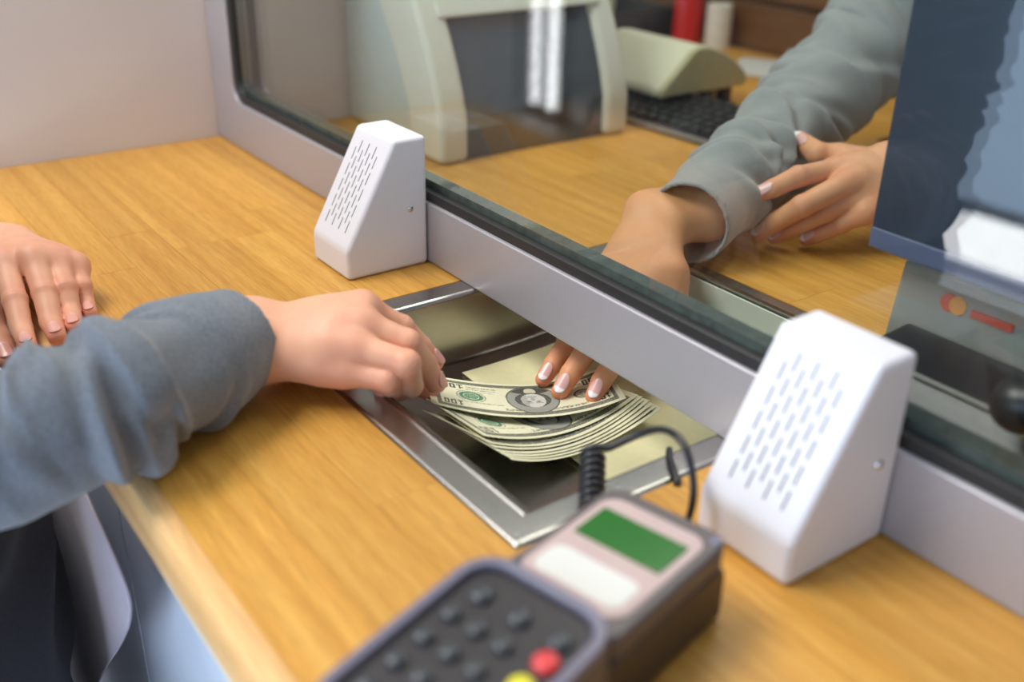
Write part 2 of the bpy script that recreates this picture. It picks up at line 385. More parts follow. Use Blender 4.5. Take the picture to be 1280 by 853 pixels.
FR = {'index': (.0096, .0088, .0078, .0064), 'middle': (.0100, .0091, .0081, .0066), 'ring': (.0094, .0085, .0076, .0062), 'pinky': (.0083, .0074, .0066, .0055), 'thumb': (.0135, .0120, .0102, .0078)}
def build_hand(J, arm, lateral, rs=1.0, h=0.0013, fs=1.0, wr=0.0195, spread=0.011, nail_up=(0, 0, 0)):
    """J: joint chains, arm: list of (point, radius) from the wrist up the forearm. Returns verts, quads, flush, nails"""
    allp = np.array([p for k in FR for p in J[k]] + [a for a, _ in arm]); F = SDF(allp.min(0) - .045, allp.max(0) + .045, h)
    lat = np.array(lateral, float); lat /= np.linalg.norm(lat)
    W = np.array(arm[0][0]); palm = np.full(F.D.shape, .03, np.float32)
    order = ['index', 'middle', 'ring', 'pinky']
    mc = [np.array(J[k][0]) for k in order]
    for i, k in enumerate(order):
        w = W + lat * (1.5 - i) * spread * 0.62
        add_cone(F, w, mc[i], .0155 * rs, (.0118 if i < 3 else .0108) * rs, .012, palm)
    for i in range(3):
        a = mc[i] * .8 + W * .2; b = mc[i + 1] * .8 + W * .2
        add_cone(F, a, b, .0112 * rs, .0108 * rs, .010, palm)
    th = [np.array(p) for p in J['thumb']]
    add_cone(F, W + lat * spread * .9, th[0], .0150 * rs, .0150 * rs, .014, palm)
    add_cone(F, th[0], th[1], .0150 * rs, .0125 * rs, .014, palm)
    add_cone(F, mc[0] * .6 + W * .4, th[1], .010 * rs, .009 * rs, .016, palm)
    for (a, ra), (b, rb) in zip(arm, arm[1:]):
        for s in (-1, 1): add_cone(F, np.array(a) + lat * s * spread, np.array(b) + lat * s * spread, ra, rb, .012, palm)
    T = palm.copy(); nails = []
    Wm = np.mean(mc, 0) - W
    nrm = np.cross(Wm, lat); nrm /= np.linalg.norm(nrm)
    if nrm[2] < 0: nrm = -nrm
    marks = []
    for k in order + ['thumb']:
        P = [np.array(p, float) for p in J[k]]; r = [x * rs * fs * 1.04 for x in FR[k]]
        m = max(r) + .012
        sl = F.sl(np.min(P, 0) - m, np.max(P, 0) + m); g = F.grid(sl)
        d = np.full(np.broadcast(*g).shape, .03, np.float32)
        for i in range(3):
            q, t = cone_d(g, P[i], P[i + 1], r[i], r[i + 1])
            d = smin(d, q, .0016)
        for i in (1,):   # knuckle swelling with skin creases across it
            ax = (P[i + 1] - P[i - 1]); ax /= np.linalg.norm(ax)
            q = np.sqrt((g[0] - P[i][0]) ** 2 + (g[1] - P[i][1]) ** 2 + (g[2] - P[i][2]) ** 2)
            d = smin(d, q - r[i] * 1.01, .002)
            s = (g[0] - P[i][0]) * ax[0] + (g[1] - P[i][1]) * ax[1] + (g[2] - P[i][2]) * ax[2]
            d = d + .00020 * np.cos(s * (2 * math.pi / .0034)) * np.exp(-(s / .0042) ** 2)
        T[sl] = np.minimum(T[sl], smin(d, palm[sl], .0085))
        # nail
        v1 = P[2] - P[1]; v2 = P[3] - P[2]; v1 /= np.linalg.norm(v1); v2 /= np.linalg.norm(v2)
        n = (-(v2 - v1) * 1.2 + nrm * 0.55) if v1 @ v2 < 0.86 and ((v1 - v2) @ nrm) > 0 else nrm.copy()
        n = n / np.linalg.norm(n) + np.array(nail_up, float)
        n = n - v2 * (n @ v2); n /= np.linalg.norm(n)
        nails.append((k, P[3], v2, n, r[3], np.linalg.norm(P[3] - P[2]), r[2]))
        marks += [(P[3], .009, .55), (P[1], .008, .38), (P[0], .011, .35), (P[2], .007, .25)]
    V, Q = surface(F, T)
    fl = np.zeros(len(V))
    for p, s, w in marks: fl = np.maximum(fl, w * np.exp(-((V - p) ** 2).sum(1) / (2 * s * s)))
    return V, Q, fl, nails
def nail_mesh(parent, spec, white_tip, label):
    k, P, v, n, r, L, r2 = spec
    b = np.cross(v, n); nu, nv = 9, 11
    hw = r * (0.80 if white_tip else 0.74); ln = r * (2.15 if white_tip else 1.6)
    c0 = P - v * (ln * 0.52 - r * 0.35)
    R = r * 1.18
    bm = bmesh.new(); grid = []
    cl = bm.verts.layers.float_color.new('print')
    pink = (0.80, 0.40, 0.33, 1) if not white_tip else (0.78, 0.46, 0.42, 1)
    for lay in (0, 1):
        G = []
        for j in range(nv):
            t = j / (nv - 1); row = []
            wfac = (1 - 0.55 * (1 - t) ** 6) * (1 - 0.42 * t ** 8) * (0.94 + 0.06 * math.sin(t * math.pi))
            for i in range(nu):
                u = (i / (nu - 1) * 2 - 1) * hw * wfac
                ang = u / R
                tt = t + (0.10 * (1 - abs(i / (nu - 1) * 2 - 1) ** 2) * (1 if t > 0.5 else -1) * abs(t - .5) * 2)
                sl_ = (tt - 0.5) * ln + (c0 - P) @ v
                rl = r + (r2 - r) * min(1.0, max(0.0, -sl_ / L)) if sl_ < 0 else r - 0.10 * sl_ * sl_ / r
                hgt = R * math.cos(ang) - R + rl * 1.05 + 0.00035 - (0.0010 if lay else 0)
                p = c0 + v * (tt - 0.5) * ln + b * (R * math.sin(ang)) + n * hgt
                vv = bm.verts.new(p)
                e = 0.80 - 0.05 * (1 - abs(i / (nu - 1) * 2 - 1) ** 2)
                if white_tip and t > e: vv[cl] = (0.93, 0.92, 0.90, 1)
                elif t < 0.16: vv[cl] = (0.85, 0.50, 0.43, 1)
                else: vv[cl] = pink
                row.append(vv)
            G.append(row)
        grid.append(G)
    for lay, G in enumerate(grid):
        for j in range(nv - 1):
            for i in range(nu - 1):
                f = [G[j][i], G[j][i + 1], G[j + 1][i + 1], G[j + 1][i]]
                bm.faces.new(f if lay == 0 else f[::-1])
    A, B = grid
    ring = [(0, i) for i in range(nu)] + [(j, nu - 1) for j in range(1, nv)] + [(nv - 1, i) for i in range(nu - 2, -1, -1)] + [(j, 0) for j in range(nv - 2, 0, -1)]
    for q in range(len(ring)):
        a, c = ring[q], ring[(q + 1) % len(ring)]
        bm.faces.new([A[a[0]][a[1]], B[a[0]][a[1]], B[c[0]][c[1]], A[c[0]][c[1]]])
    o = obj('fingernail', bm, M_NAIL, parent, True)
    o['label'] = label
    return o

def sleeve_sdf(path, radii, h, cuff_in=None, fold_amp=0.0, fold_len=0.03, fold_start=0.05, wall=0.003, phase=0.0, hem=0.0, extra=None, fold_w=1.0, slant=.014, seam=0.0):
    """sleeve along path from the cuff to the shoulder, cuff end open"""
    P = [np.array(p, float) for p in path]; mr = max(radii) + .02
    F = SDF(np.min(P, 0) - mr, np.max(P, 0) + mr, h); g = F.grid(tuple([slice(None)] * 3))
    D = np.full(F.D.shape, .06, np.float32); Sarc = np.zeros_like(D); acc = 0.0
    Dn = D.copy(); LX = np.zeros_like(D); LZ_ = np.zeros_like(D)
    ax = P[0] - P[1]; ax /= np.linalg.norm(ax)
    for i in range(len(P) - 1):
        d, t = cone_d(g, P[i], P[i + 1], radii[i], radii[i + 1]); L = float(np.linalg.norm(P[i + 1] - P[i]))
        m = d < Dn; Sarc = np.where(m, acc + t * L, Sarc); Dn = np.minimum(Dn, d)
        bx = P[i] - P[i + 1]; bx = bx / L; sd_ = np.cross(bx, [0.1, 0.15, 1]); sd_ /= np.linalg.norm(sd_); up_ = np.cross(sd_, bx)
        q = [g[j] - P[i][j] for j in range(3)]
        LX = np.where(m, q[0] * sd_[0] + q[1] * sd_[1] + q[2] * sd_[2], LX); LZ_ = np.where(m, q[0] * up_[0] + q[1] * up_[1] + q[2] * up_[2], LZ_)
        D = smin(D, d, .02); acc += L
    if fold_amp > 0:
        near = np.abs(D) < .03; Sn = Sarc[near]; th = np.arctan2(LX[near], LZ_[near]); rnd = np.random.RandomState(int(phase * 10) + 3)
        w = np.clip((Sn - fold_start) / .02, 0, 1) * np.clip((acc - .08 - Sn) / .05, 0, 1)
        fold = np.zeros_like(Sn); nf = int((acc - fold_start) / fold_len)
        for q in range(nf):
            for rep_ in range(3):
                s0 = fold_start + (q + rnd.uniform(.1, .9)) * fold_len; t0 = rnd.uniform(-2.6, 2.6); dl = rnd.uniform(.6, 1.4); sl2 = rnd.uniform(-1, 1) * slant; cv = rnd.uniform(-.5, .5) * slant; wd = rnd.uniform(.004, .009) * fold_w
                dt = (th - t0 + math.pi) % (2 * math.pi) - math.pi
                u_ = (Sn - s0 - sl2 * dt - cv * dt * dt) / wd
                fold += rnd.uniform(.5, 1.1) * (np.exp(-u_ * u_) - .75 * np.exp(-((u_ - 1.7) / 1.1) ** 2)) * np.exp(-(dt / dl) ** 2)
        fold += .3 * np.sin(Sn * 60 + 2 * np.sin(th * 2 + Sn * 20))
        if seam > 0: fold -= .25 * np.exp(-((Sn - seam) / .003) ** 2) / np.maximum(w, .25)
        D[near] -= (fold_amp * np.maximum(w, .02) * fold).astype(np.float32)
    cut = (g[0] - P[0][0]) * ax[0] + (g[1] - P[0][1]) * ax[1] + (g[2] - P[0][2]) * ax[2]
    D = np.maximum(D, cut)
    if hem > 0:
        D = D - np.where(Sarc < hem, .0012, 0).astype(np.float32)
    inner, _ = cone_d(g, P[0] + ax * .03, P[0] - ax * .075, radii[0] - wall, radii[0] - wall - .004)
    D = np.maximum(D, -inner)
    if extra is not None: D = extra(g, D)
    D = np.maximum(D, -0.02)
    D[0] = D[-1] = .01; D[:, 0] = D[:, -1] = .01; D[:, :, 0] = D[:, :, -1] = .01
    return surface(F, D)
def blob_mesh(segs, h, k, pad=.05, disp=None):
    pts = np.array([p for s in segs for p in (s[0], s[1])]); r = max(max(s[2], s[3]) for s in segs)
    F = SDF(pts.min(0) - r - pad, pts.max(0) + r + pad, h); F.D[:] = .06
    for a, b, ra, rb in segs: add_cone(F, np.array(a), np.array(b), ra, rb, k)
    if disp is not None: F.D -= disp(F.grid(tuple([slice(None)] * 3))).astype(np.float32)
    return surface(F)
def build_head(center, yaw, pitch):
    """head and neck; returns body verts and quads, hair verts and quads, eye centres"""
    F = SDF((-.12, -.15, -.20), (.12, .14, .14), .003); F.D[:] = .06
    for a, b, ra, rb, k in (((0, -.025, .035), (0, .020, .040), .080, .074, .02), ((0, .030, .0), (0, .048, -.058), .062, .040, .03), ((-.040, .0, -.045), (0, .060, -.086), .026, .019, .02), ((.040, .0, -.045), (0, .060, -.086), .026, .019, .02),
                            ((0, .086, .014), (0, .104, -.022), .007, .011, .012), ((-.009, .093, -.026), (.009, .093, -.026), .009, .009, .008), ((-.034, .078, .032), (.034, .078, .032), .012, .012, .014), ((-.017, .086, -.052), (.017, .086, -.052), .0065, .0065, .008),
                            ((-.079, -.006, .014), (-.077, -.010, -.020), .012, .008, .006), ((.079, -.006, .014), (.077, -.010, -.020), .012, .008, .006), ((0, -.030, -.05), (0, -.030, -.115), .050, .046, .03)):
        add_cone(F, np.array(a, float), np.array(b, float), ra, rb, k)
    g = F.grid(tuple([slice(None)] * 3))
    for sx in (-1, 1):
        q = np.sqrt((g[0] - sx * .031) ** 2 + (g[1] - .094) ** 2 + (g[2] - .012) ** 2) - .013
        F.D[:] = np.maximum(F.D, -q)
    q, _ = cone_d(g, (-.020, .098, -.0525), (.020, .098, -.0525), .003, .003); F.D[:] = np.maximum(F.D, -q)
    V, Q = surface(F)
    H = SDF((-.13, -.16, -.20), (.13, .14, .16), .0035); H.D[:] = .06
    for a, b, ra, rb, k in (((0, -.030, .042), (0, .018, .050), .090, .080, .02), ((-.055, -.035, .0), (-.060, -.045, -.13), .040, .030, .03), ((.055, -.035, .0), (.060, -.045, -.13), .040, .030, .03), ((0, -.06, .0), (0, -.075, -.14), .055, .040, .03)):
        add_cone(H, np.array(a, float), np.array(b, float), ra, rb, k)
    g = H.grid(tuple([slice(None)] * 3))
    H.D[:] = H.D - .0012 * np.sin(g[0] * 900 + 30 * np.sin(g[2] * 25)) + 0 * g[1]
    H.D[:] = np.maximum(H.D, g[1] - .030 - .9 * np.maximum(g[2] - .055, 0) + 0 * g[0])
    HV, HQ = surface(H)
    R = np.array(Matrix.Rotation(yaw, 3, 'Z') @ Matrix.Rotation(pitch, 3, 'X'))
    tr = lambda P: np.asarray(P) @ R.T + np.array(center)
    return tr(V), Q, tr(HV), HQ, [tr(np.array([sx * .031, .084, .012])) for sx in (-1, 1)], R @ np.array([0, 1, 0])
def eye_mesh(c, fwd, parent):
    bm = bmesh.new(); bmesh.ops.create_uvsphere(bm, u_segments=20, v_segments=14, radius=.0125)
    q = Vector(fwd).to_track_quat('Z', 'Y'); bmesh.ops.transform(bm, matrix=Matrix.Translation(Vector(c)) @ q.to_matrix().to_4x4(), verts=bm.verts)
    for f in bm.faces:
        a = (f.calc_center_median() - Vector(c)).normalized().dot(Vector(fwd)); f.material_index = 1 if a > .90 else 0
    o = obj('eye', bm, [M_WHITEP, M_TSIDE], parent, True); return o
def merge(parts):
    Vs, Qs, Fs, o = [], [], [], 0
    for V, Q, f in parts:
        Vs.append(V); Qs.append(Q + o); Fs.append(f if f is not None else np.zeros(len(V))); o += len(V)
    return np.concatenate(Vs), np.concatenate(Qs), np.concatenate(Fs)

# ================================================================= SETTING
tag(box('floor', (-3.5, -4.2, -1.09), (3.5, 3.2, -1.05), M_FLOOR), kind='structure')
tag(box('wall_left', (-0.12, -0.43, -1.05), (-0.001, 0.452, 1.6), M_WALL), kind='structure')
tag(box('wall_back', (-3.5, 3.0, -1.05), (3.5, 3.1, 1.6), M_WALL), kind='structure')

# the bright glazed front of the hall, behind the customer
w2 = empty('window_2', (0, -2.9, -1.05)); tag(w2, kind='structure')
M_DAY = glow_mat('daylight_pane_sky', (0.55, 0.74, 1.0, 1), 3.4)
M_DAYLOW = glow_mat('daylight_pane_pavement', (0.97, 0.98, 1.0, 1), 11.0)
for i in range(3):
    x0 = -1.25 + i * 1.35
    box('pane', (x0 + .03, -.01, .25), (x0 + 1.32, .01, 2.5), M_DAY, w2)
    box('pane', (x0 + .03, -.01, .03), (x0 + 1.32, .01, .21), M_DAYLOW, w2)
for i in range(4):
    x0 = -1.25 + i * 1.35
    box('mullion', (x0 - .03, -.04, 0), (x0 + .03, .04, 2.6), M_FRAME, w2)
box('sill', (-1.28, -.05, 0), (2.83, .05, .03), M_FRAME, w2)
box('transom', (-1.28, -.03, .21), (2.83, .03, .25), M_FRAME, w2)
box('head_rail', (-1.28, -.05, 2.5), (2.83, .05, 2.6), M_FRAME, w2)
w3 = empty('window_3', (-3.1, -2.9, -1.05)); tag(w3, kind='structure')
for x0, x1 in ((-.135, -.055), (.0, .10)): box('pane', (x0, -.01, .06), (x1, .01, 2.0), M_DAYLOW, w3)
for x0, x1 in ((-.19, -.135), (-.055, .0), (.10, .155)): box('stile', (x0, -.03, 0), (x1, .03, 2.06), M_FRAME, w3)
box('sill', (-.19, -.03, 0), (.155, .03, .06), M_FRAME, w3)
box('head_rail', (-.19, -.03, 2.0), (.155, .03, 2.06), M_FRAME, w3)

# ---- counter tops made of oak staves
TX0, TX1, TY0, TY1 = 0.554, 0.888, -0.180, 0.206          # outer edge of the cash tray
def staves(parent, rows, xa, xb, cut, seeds):
    rnd = random.Random(seeds)
    for y0, y1 in rows:
        spans = [(xa, xb)]
        if y1 > cut[2] + 1e-5 and y0 < cut[3] - 1e-5: spans = [(xa, cut[0]), (cut[1], xb)]
        for sa, sb in spans:
            x = sa; first = True
            while x < sb - 1e-4:
                L = rnd.uniform(0.32, 0.62) * (0.6 if first else 1); first = False
                e = min(sb, x + L)
                if sb - e < 0.09: e = sb
                g = 0.00012
                o = box('plank', (x + g, y0 + g, -0.038), (e - g, y1 - g, rnd.uniform(-0.00005, 0.00005)), M_WOOD, parent)
                x = e
counter = empty('service_counter', (0.8, -0.16, -1.05))
counter.location = (0, 0, 0)
tag(counter, 'oak customer counter top with painted sheen on its front edge below the glass window', 'counter')
rows = [(-0.322, -0.274), (-0.274, -0.223), (-0.223, -0.180), (-0.180, -0.130), (-0.130, -0.082), (-0.082, -0.034), (-0.034, 0.0225)]
staves(counter, rows, 0.0, 1.75, (TX0, TX1, TY0, TY1), 3)
# front edge moulding: rounded top arris, glancing reflection painted in as paler oak
prof = [(-0.322, 0.0), (-0.329, -0.0008), (-0.3335, -0.0032), (-0.336, -0.0085), (-0.3365, -0.020), (-0.3365, -0.033), (-0.334, -0.038), (-0.322, -0.038)]
prism('front_edge', prof, 'x', 0.0, 1.75, M_WOODSHEEN, counter, smooth=True)
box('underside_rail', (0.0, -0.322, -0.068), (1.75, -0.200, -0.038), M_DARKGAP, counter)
for i, (a, b) in enumerate(((0.0, 0.58), (0.584, 1.16), (1.164, 1.75))):
    box('front_panel', (a, -0.318, -1.04), (b, -0.298, -0.066), M_CABINET, counter, 0.002)
box('panel_top_trim', (0.0, -0.3225, -0.082), (1.75, -0.3175, -0.066), M_WHITEP, counter)
box('plinth', (0.0, -0.29, -1.05), (1.75, -0.27, -0.98), M_DARKGAP, counter)
desk = empty('teller_desk', (0, 0, 0)); tag(desk, 'oak desk top behind the glass on the teller side', 'desk')
rows = [(0.0225, 0.075), (0.075, 0.127), (0.127, 0.206)] + [(0.206 + 0.062 * i, 0.206 + 0.062 * (i + 1)) for i in range(13)]
staves(desk, [r for r in rows if r[0] < 0.45], 0.0, 1.75, (TX0, TX1, TY0, TY1), 11)
staves(desk, [r for r in rows if 0.45 <= r[0] < 0.69], -0.55, 1.75, (TX0, TX1, TY0, TY1), 12)
staves(desk, [r for r in rows if r[0] >= 0.69], -0.55, 0.46, (TX0, TX1, TY0, TY1), 13)
box('side_panel', (1.70, 0.30, -1.05), (1.73, 0.69, -0.038), M_WOODSHEEN, desk)
box('side_panel', (-0.53, 0.45, -1.05), (-0.50, 1.0, -0.038), M_WOODSHEEN, desk)

# ---- glazed teller window
win = empty('window_1', (0, 0, 0)); tag(win, kind='structure')
FT = 0.0566
def frame_ring(outer, inner, r, y0, y1, mat, name):
    (x0, z0, x1, z1), (a0, c0, a1, c1) = outer, inner
    n = 8; O = []; I = []
    ins = rrect(a1 - a0, c1 - c0, r, n, (a0 + a1) / 2, (c0 + c1) / 2)
    for (x, z) in ins:
        I.append((x, z))
        cx, cz = (x - (a0 + a1) / 2), (z - (c0 + c1) / 2)
    bm = bmesh.new()
    oc = [(x1, z1), (x0, z1), (x0, z0), (x1, z0)]
    fr = [bm.verts.new((p[0], y0, p[1])) for p in I]; bk = [bm.verts.new((p[0], y1, p[1])) for p in I]
    fo = [bm.verts.new((p[0], y0, p[1])) for p in oc]; bo = [bm.verts.new((p[0], y1, p[1])) for p in oc]
    m = len(I)
    for i in range(m): bm.faces.new([fr[i], fr[(i + 1) % m], bk[(i + 1) % m], bk[i]])
    for i in range(4): bm.faces.new([fo[i], fo[(i + 1) % 4], bo[(i + 1) % 4], bo[i]])
    for A, B in ((fr, fo), (bk, bo)):
        for q in range(4):
            s = q * (n + 1)
            for j in range(n): bm.faces.new([A[s + j], A[s + j + 1], B[q]])
            e = (s + n + 1) % m
            bm.faces.new([A[s + n], A[e], B[(q + 1) % 4], B[q]])
    return obj(name, bm, mat, win)
fr = frame_ring((0.0, 0.0005, 1.72, 1.05), (0.062, FT, 1.66, 0.99), 0.022, 0.0, 0.043, M_FRAME, 'frame')
bevel(fr, 0.0022, 3, 50)
gk = frame_ring((0.060, FT - .002, 1.662, 0.992), (0.069, FT + 0.0085, 1.653, 0.983), 0.020, 0.0035, 0.0114, M_GASKET, 'gasket'); bevel(gk, 0.001, 2, 50)
gk2 = frame_ring((0.060, FT - .002, 1.662, 0.992), (0.069, FT + 0.0075, 1.653, 0.983), 0.020, 0.0262, 0.034, M_GASKET, 'gasket'); bevel(gk2, 0.001, 2, 50)
box('glass_pane', (0.064, 0.0118, FT + 0.0152), (1.658, 0.0256, 0.985), M_GLASS, win)
box('glass_edge', (0.064, 0.0119, FT - 0.001), (1.658, 0.0255, FT + 0.0150), M_GLASSEDGE, win)

# ================================================================= CASH TRAY
tray = empty('cash_tray', (0.72, 0.0, 0.0)); tray.location = (0, 0, 0)
tag(tray, 'brushed steel scoop cash tray sunk into the counter under the glass', 'tray')
IX0, IX1, IY0, IY1, TD = 0.580, 0.862, -0.156, 0.182, 0.064
def tray_z(y):
    u = abs((y - (IY0 + IY1) / 2) / ((IY1 - IY0) / 2))
    return -TD * max(0.0, 1 - u ** 2.6) ** (1 / 2.6)
bm = bmesh.new(); N = 40
ys = [(IY0 + IY1) / 2 - (IY1 - IY0) / 2 * math.cos(math.pi * i / N) for i in range(N + 1)]
LZ = 0.0012
A = [bm.verts.new((IX0, y, tray_z(y) + LZ)) for y in ys]; B = [bm.verts.new((IX1, y, tray_z(y) + LZ)) for y in ys]
for i in range(N): bm.faces.new([A[i], A[i + 1], B[i + 1], B[i]])
bm.faces.new(A); bm.faces.new(B[::-1])
o4 = [bm.verts.new((x, y, LZ)) for x, y in ((TX0, TY0), (TX1, TY0), (TX1, TY1), (TX0, TY1))]
o5 = [bm.verts.new((x, y, -0.006)) for x, y in ((TX0, TY0), (TX1, TY0), (TX1, TY1), (TX0, TY1))]
i4 = [A[0], B[0], B[-1], A[-1]]
for q in range(4):
    bm.faces.new([o4[q], o4[(q + 1) % 4], i4[(q + 1) % 4], i4[q]]); bm.faces.new([o4[q], o5[q], o5[(q + 1) % 4], o4[(q + 1) % 4]])
me = bpy.data.meshes.new('basin'); bm.normal_update(); bm.to_mesh(me); bm.free()
basin = link_mesh('basin', me, M_STEEL, tray)
bevel(basin, 0.0045, 4, 28)

plate = prism('end_plate', [(0.1795, 0.0006), (0.1785, -0.030), (0.172, -0.047), (0.162, -0.056), (0.160, -0.054), (0.170, -0.045), (0.1765, -0.029), (0.1775, 0.0006)], 'x', IX0 + .005, IX1 - .005, M_MINT, tray)  # separate pale plate added over the basin's steel far wall
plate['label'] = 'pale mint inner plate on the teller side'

# ================================================================= INTERCOM SPEAKERS
SW, SD, ST, SH, S1 = 0.0671, 0.0815, 0.0318, 0.1179, 0.0272
sp0 = empty('intercom_speaker', (0.5039, -0.0005, 0.0))
tag(sp0, 'white wedge intercom speaker with slotted grille beside the left end of tray', 'speaker', 'intercom speakers on the counter')
prof = [(0, 0), (-SD, 0), (-SD, S1), (-ST, SH), (0, SH)]
body = prism('housing', prof, 'x', -SW, 0, [M_WHITE, M_SLOT], sp0)
bv = body.modifiers.new('b', 'BEVEL'); bv.width = 0.0042; bv.segments = 4; bv.limit_method = 'ANGLE'; bv.angle_limit = math.radians(25)
finalize(body)
sv = Vector((0, SD - ST, SH - S1)); SL = sv.length; sv.normalize(); sn = Vector((0, -sv.z, sv.y))
cb = bmesh.new()
for c in range(7):
    n = 6 if c % 2 == 0 else 6
    for k in range(n):
        u = -SW * 0.5 + (c - 3) * 0.0062
        v0 = 0.0135 + k * 0.0150 + (0.0075 if c % 2 else 0.0)
        if v0 + 0.0112 > SL - 0.009: continue
        base = Vector((u, -SD, S1)) + sv * v0
        pts = []
        for dx in (-0.0006, 0.0006):
            for dv in (0, 0.0112):
                for dn in (-0.0022, 0.003): pts.append(cb.verts.new(base + Vector((dx, 0, 0)) + sv * dv + sn * dn))
        for f in ((0, 1, 3, 2), (4, 6, 7, 5), (0, 4, 5, 1), (2, 3, 7, 6), (0, 2, 6, 4), (1, 5, 7, 3)): cb.faces.new([pts[i] for i in f])
cut = obj('slots', cb, [M_WHITE, M_SLOT], sp0)
cut.data.polygons.foreach_set('material_index', [1] * len(cut.data.polygons))
bo = body.modifiers.new('slots', 'BOOLEAN'); bo.operation = 'DIFFERENCE'; bo.object = cut; bo.solver = 'EXACT'
bpy.context.view_layer.update(); finalize(body)
bpy.data.objects.remove(cut)
body.data.polygons.foreach_set('use_smooth', [True] * len(body.data.polygons))
wn = body.modifiers.new('wn', 'WEIGHTED_NORMAL')
scr = lathe('screw', [(0, 0.0022), (0.0012, 0.0021), (0.0026, 0.0014), (0.0031, 0.0), (0.0031, -0.001)], M_CHROME, sp0, (0, 0, 0), 20)
scr.rotation_euler = (0, math.radians(90), 0); scr.location = (0, -0.018, 0.055); scr['label'] = 'chrome button-head screw'
sk = lathe('screw_socket', [(0, 0.00225), (0.0009, 0.00225), (0.0009, 0.0012)], M_SLOT, scr, n=6)
sp1 = sp0.copy(); COL.objects.link(sp1); sp1.location = (0.9949, -0.0005, 0)
sp1['label'] = 'white wedge intercom speaker beside the card terminal, nearest the camera'
for ch in list(sp0.children):
    c = ch.copy(); COL.objects.link(c); c.parent = sp1
    for g in ch.children:
        d = g.copy(); COL.objects.link(d); d.parent = c

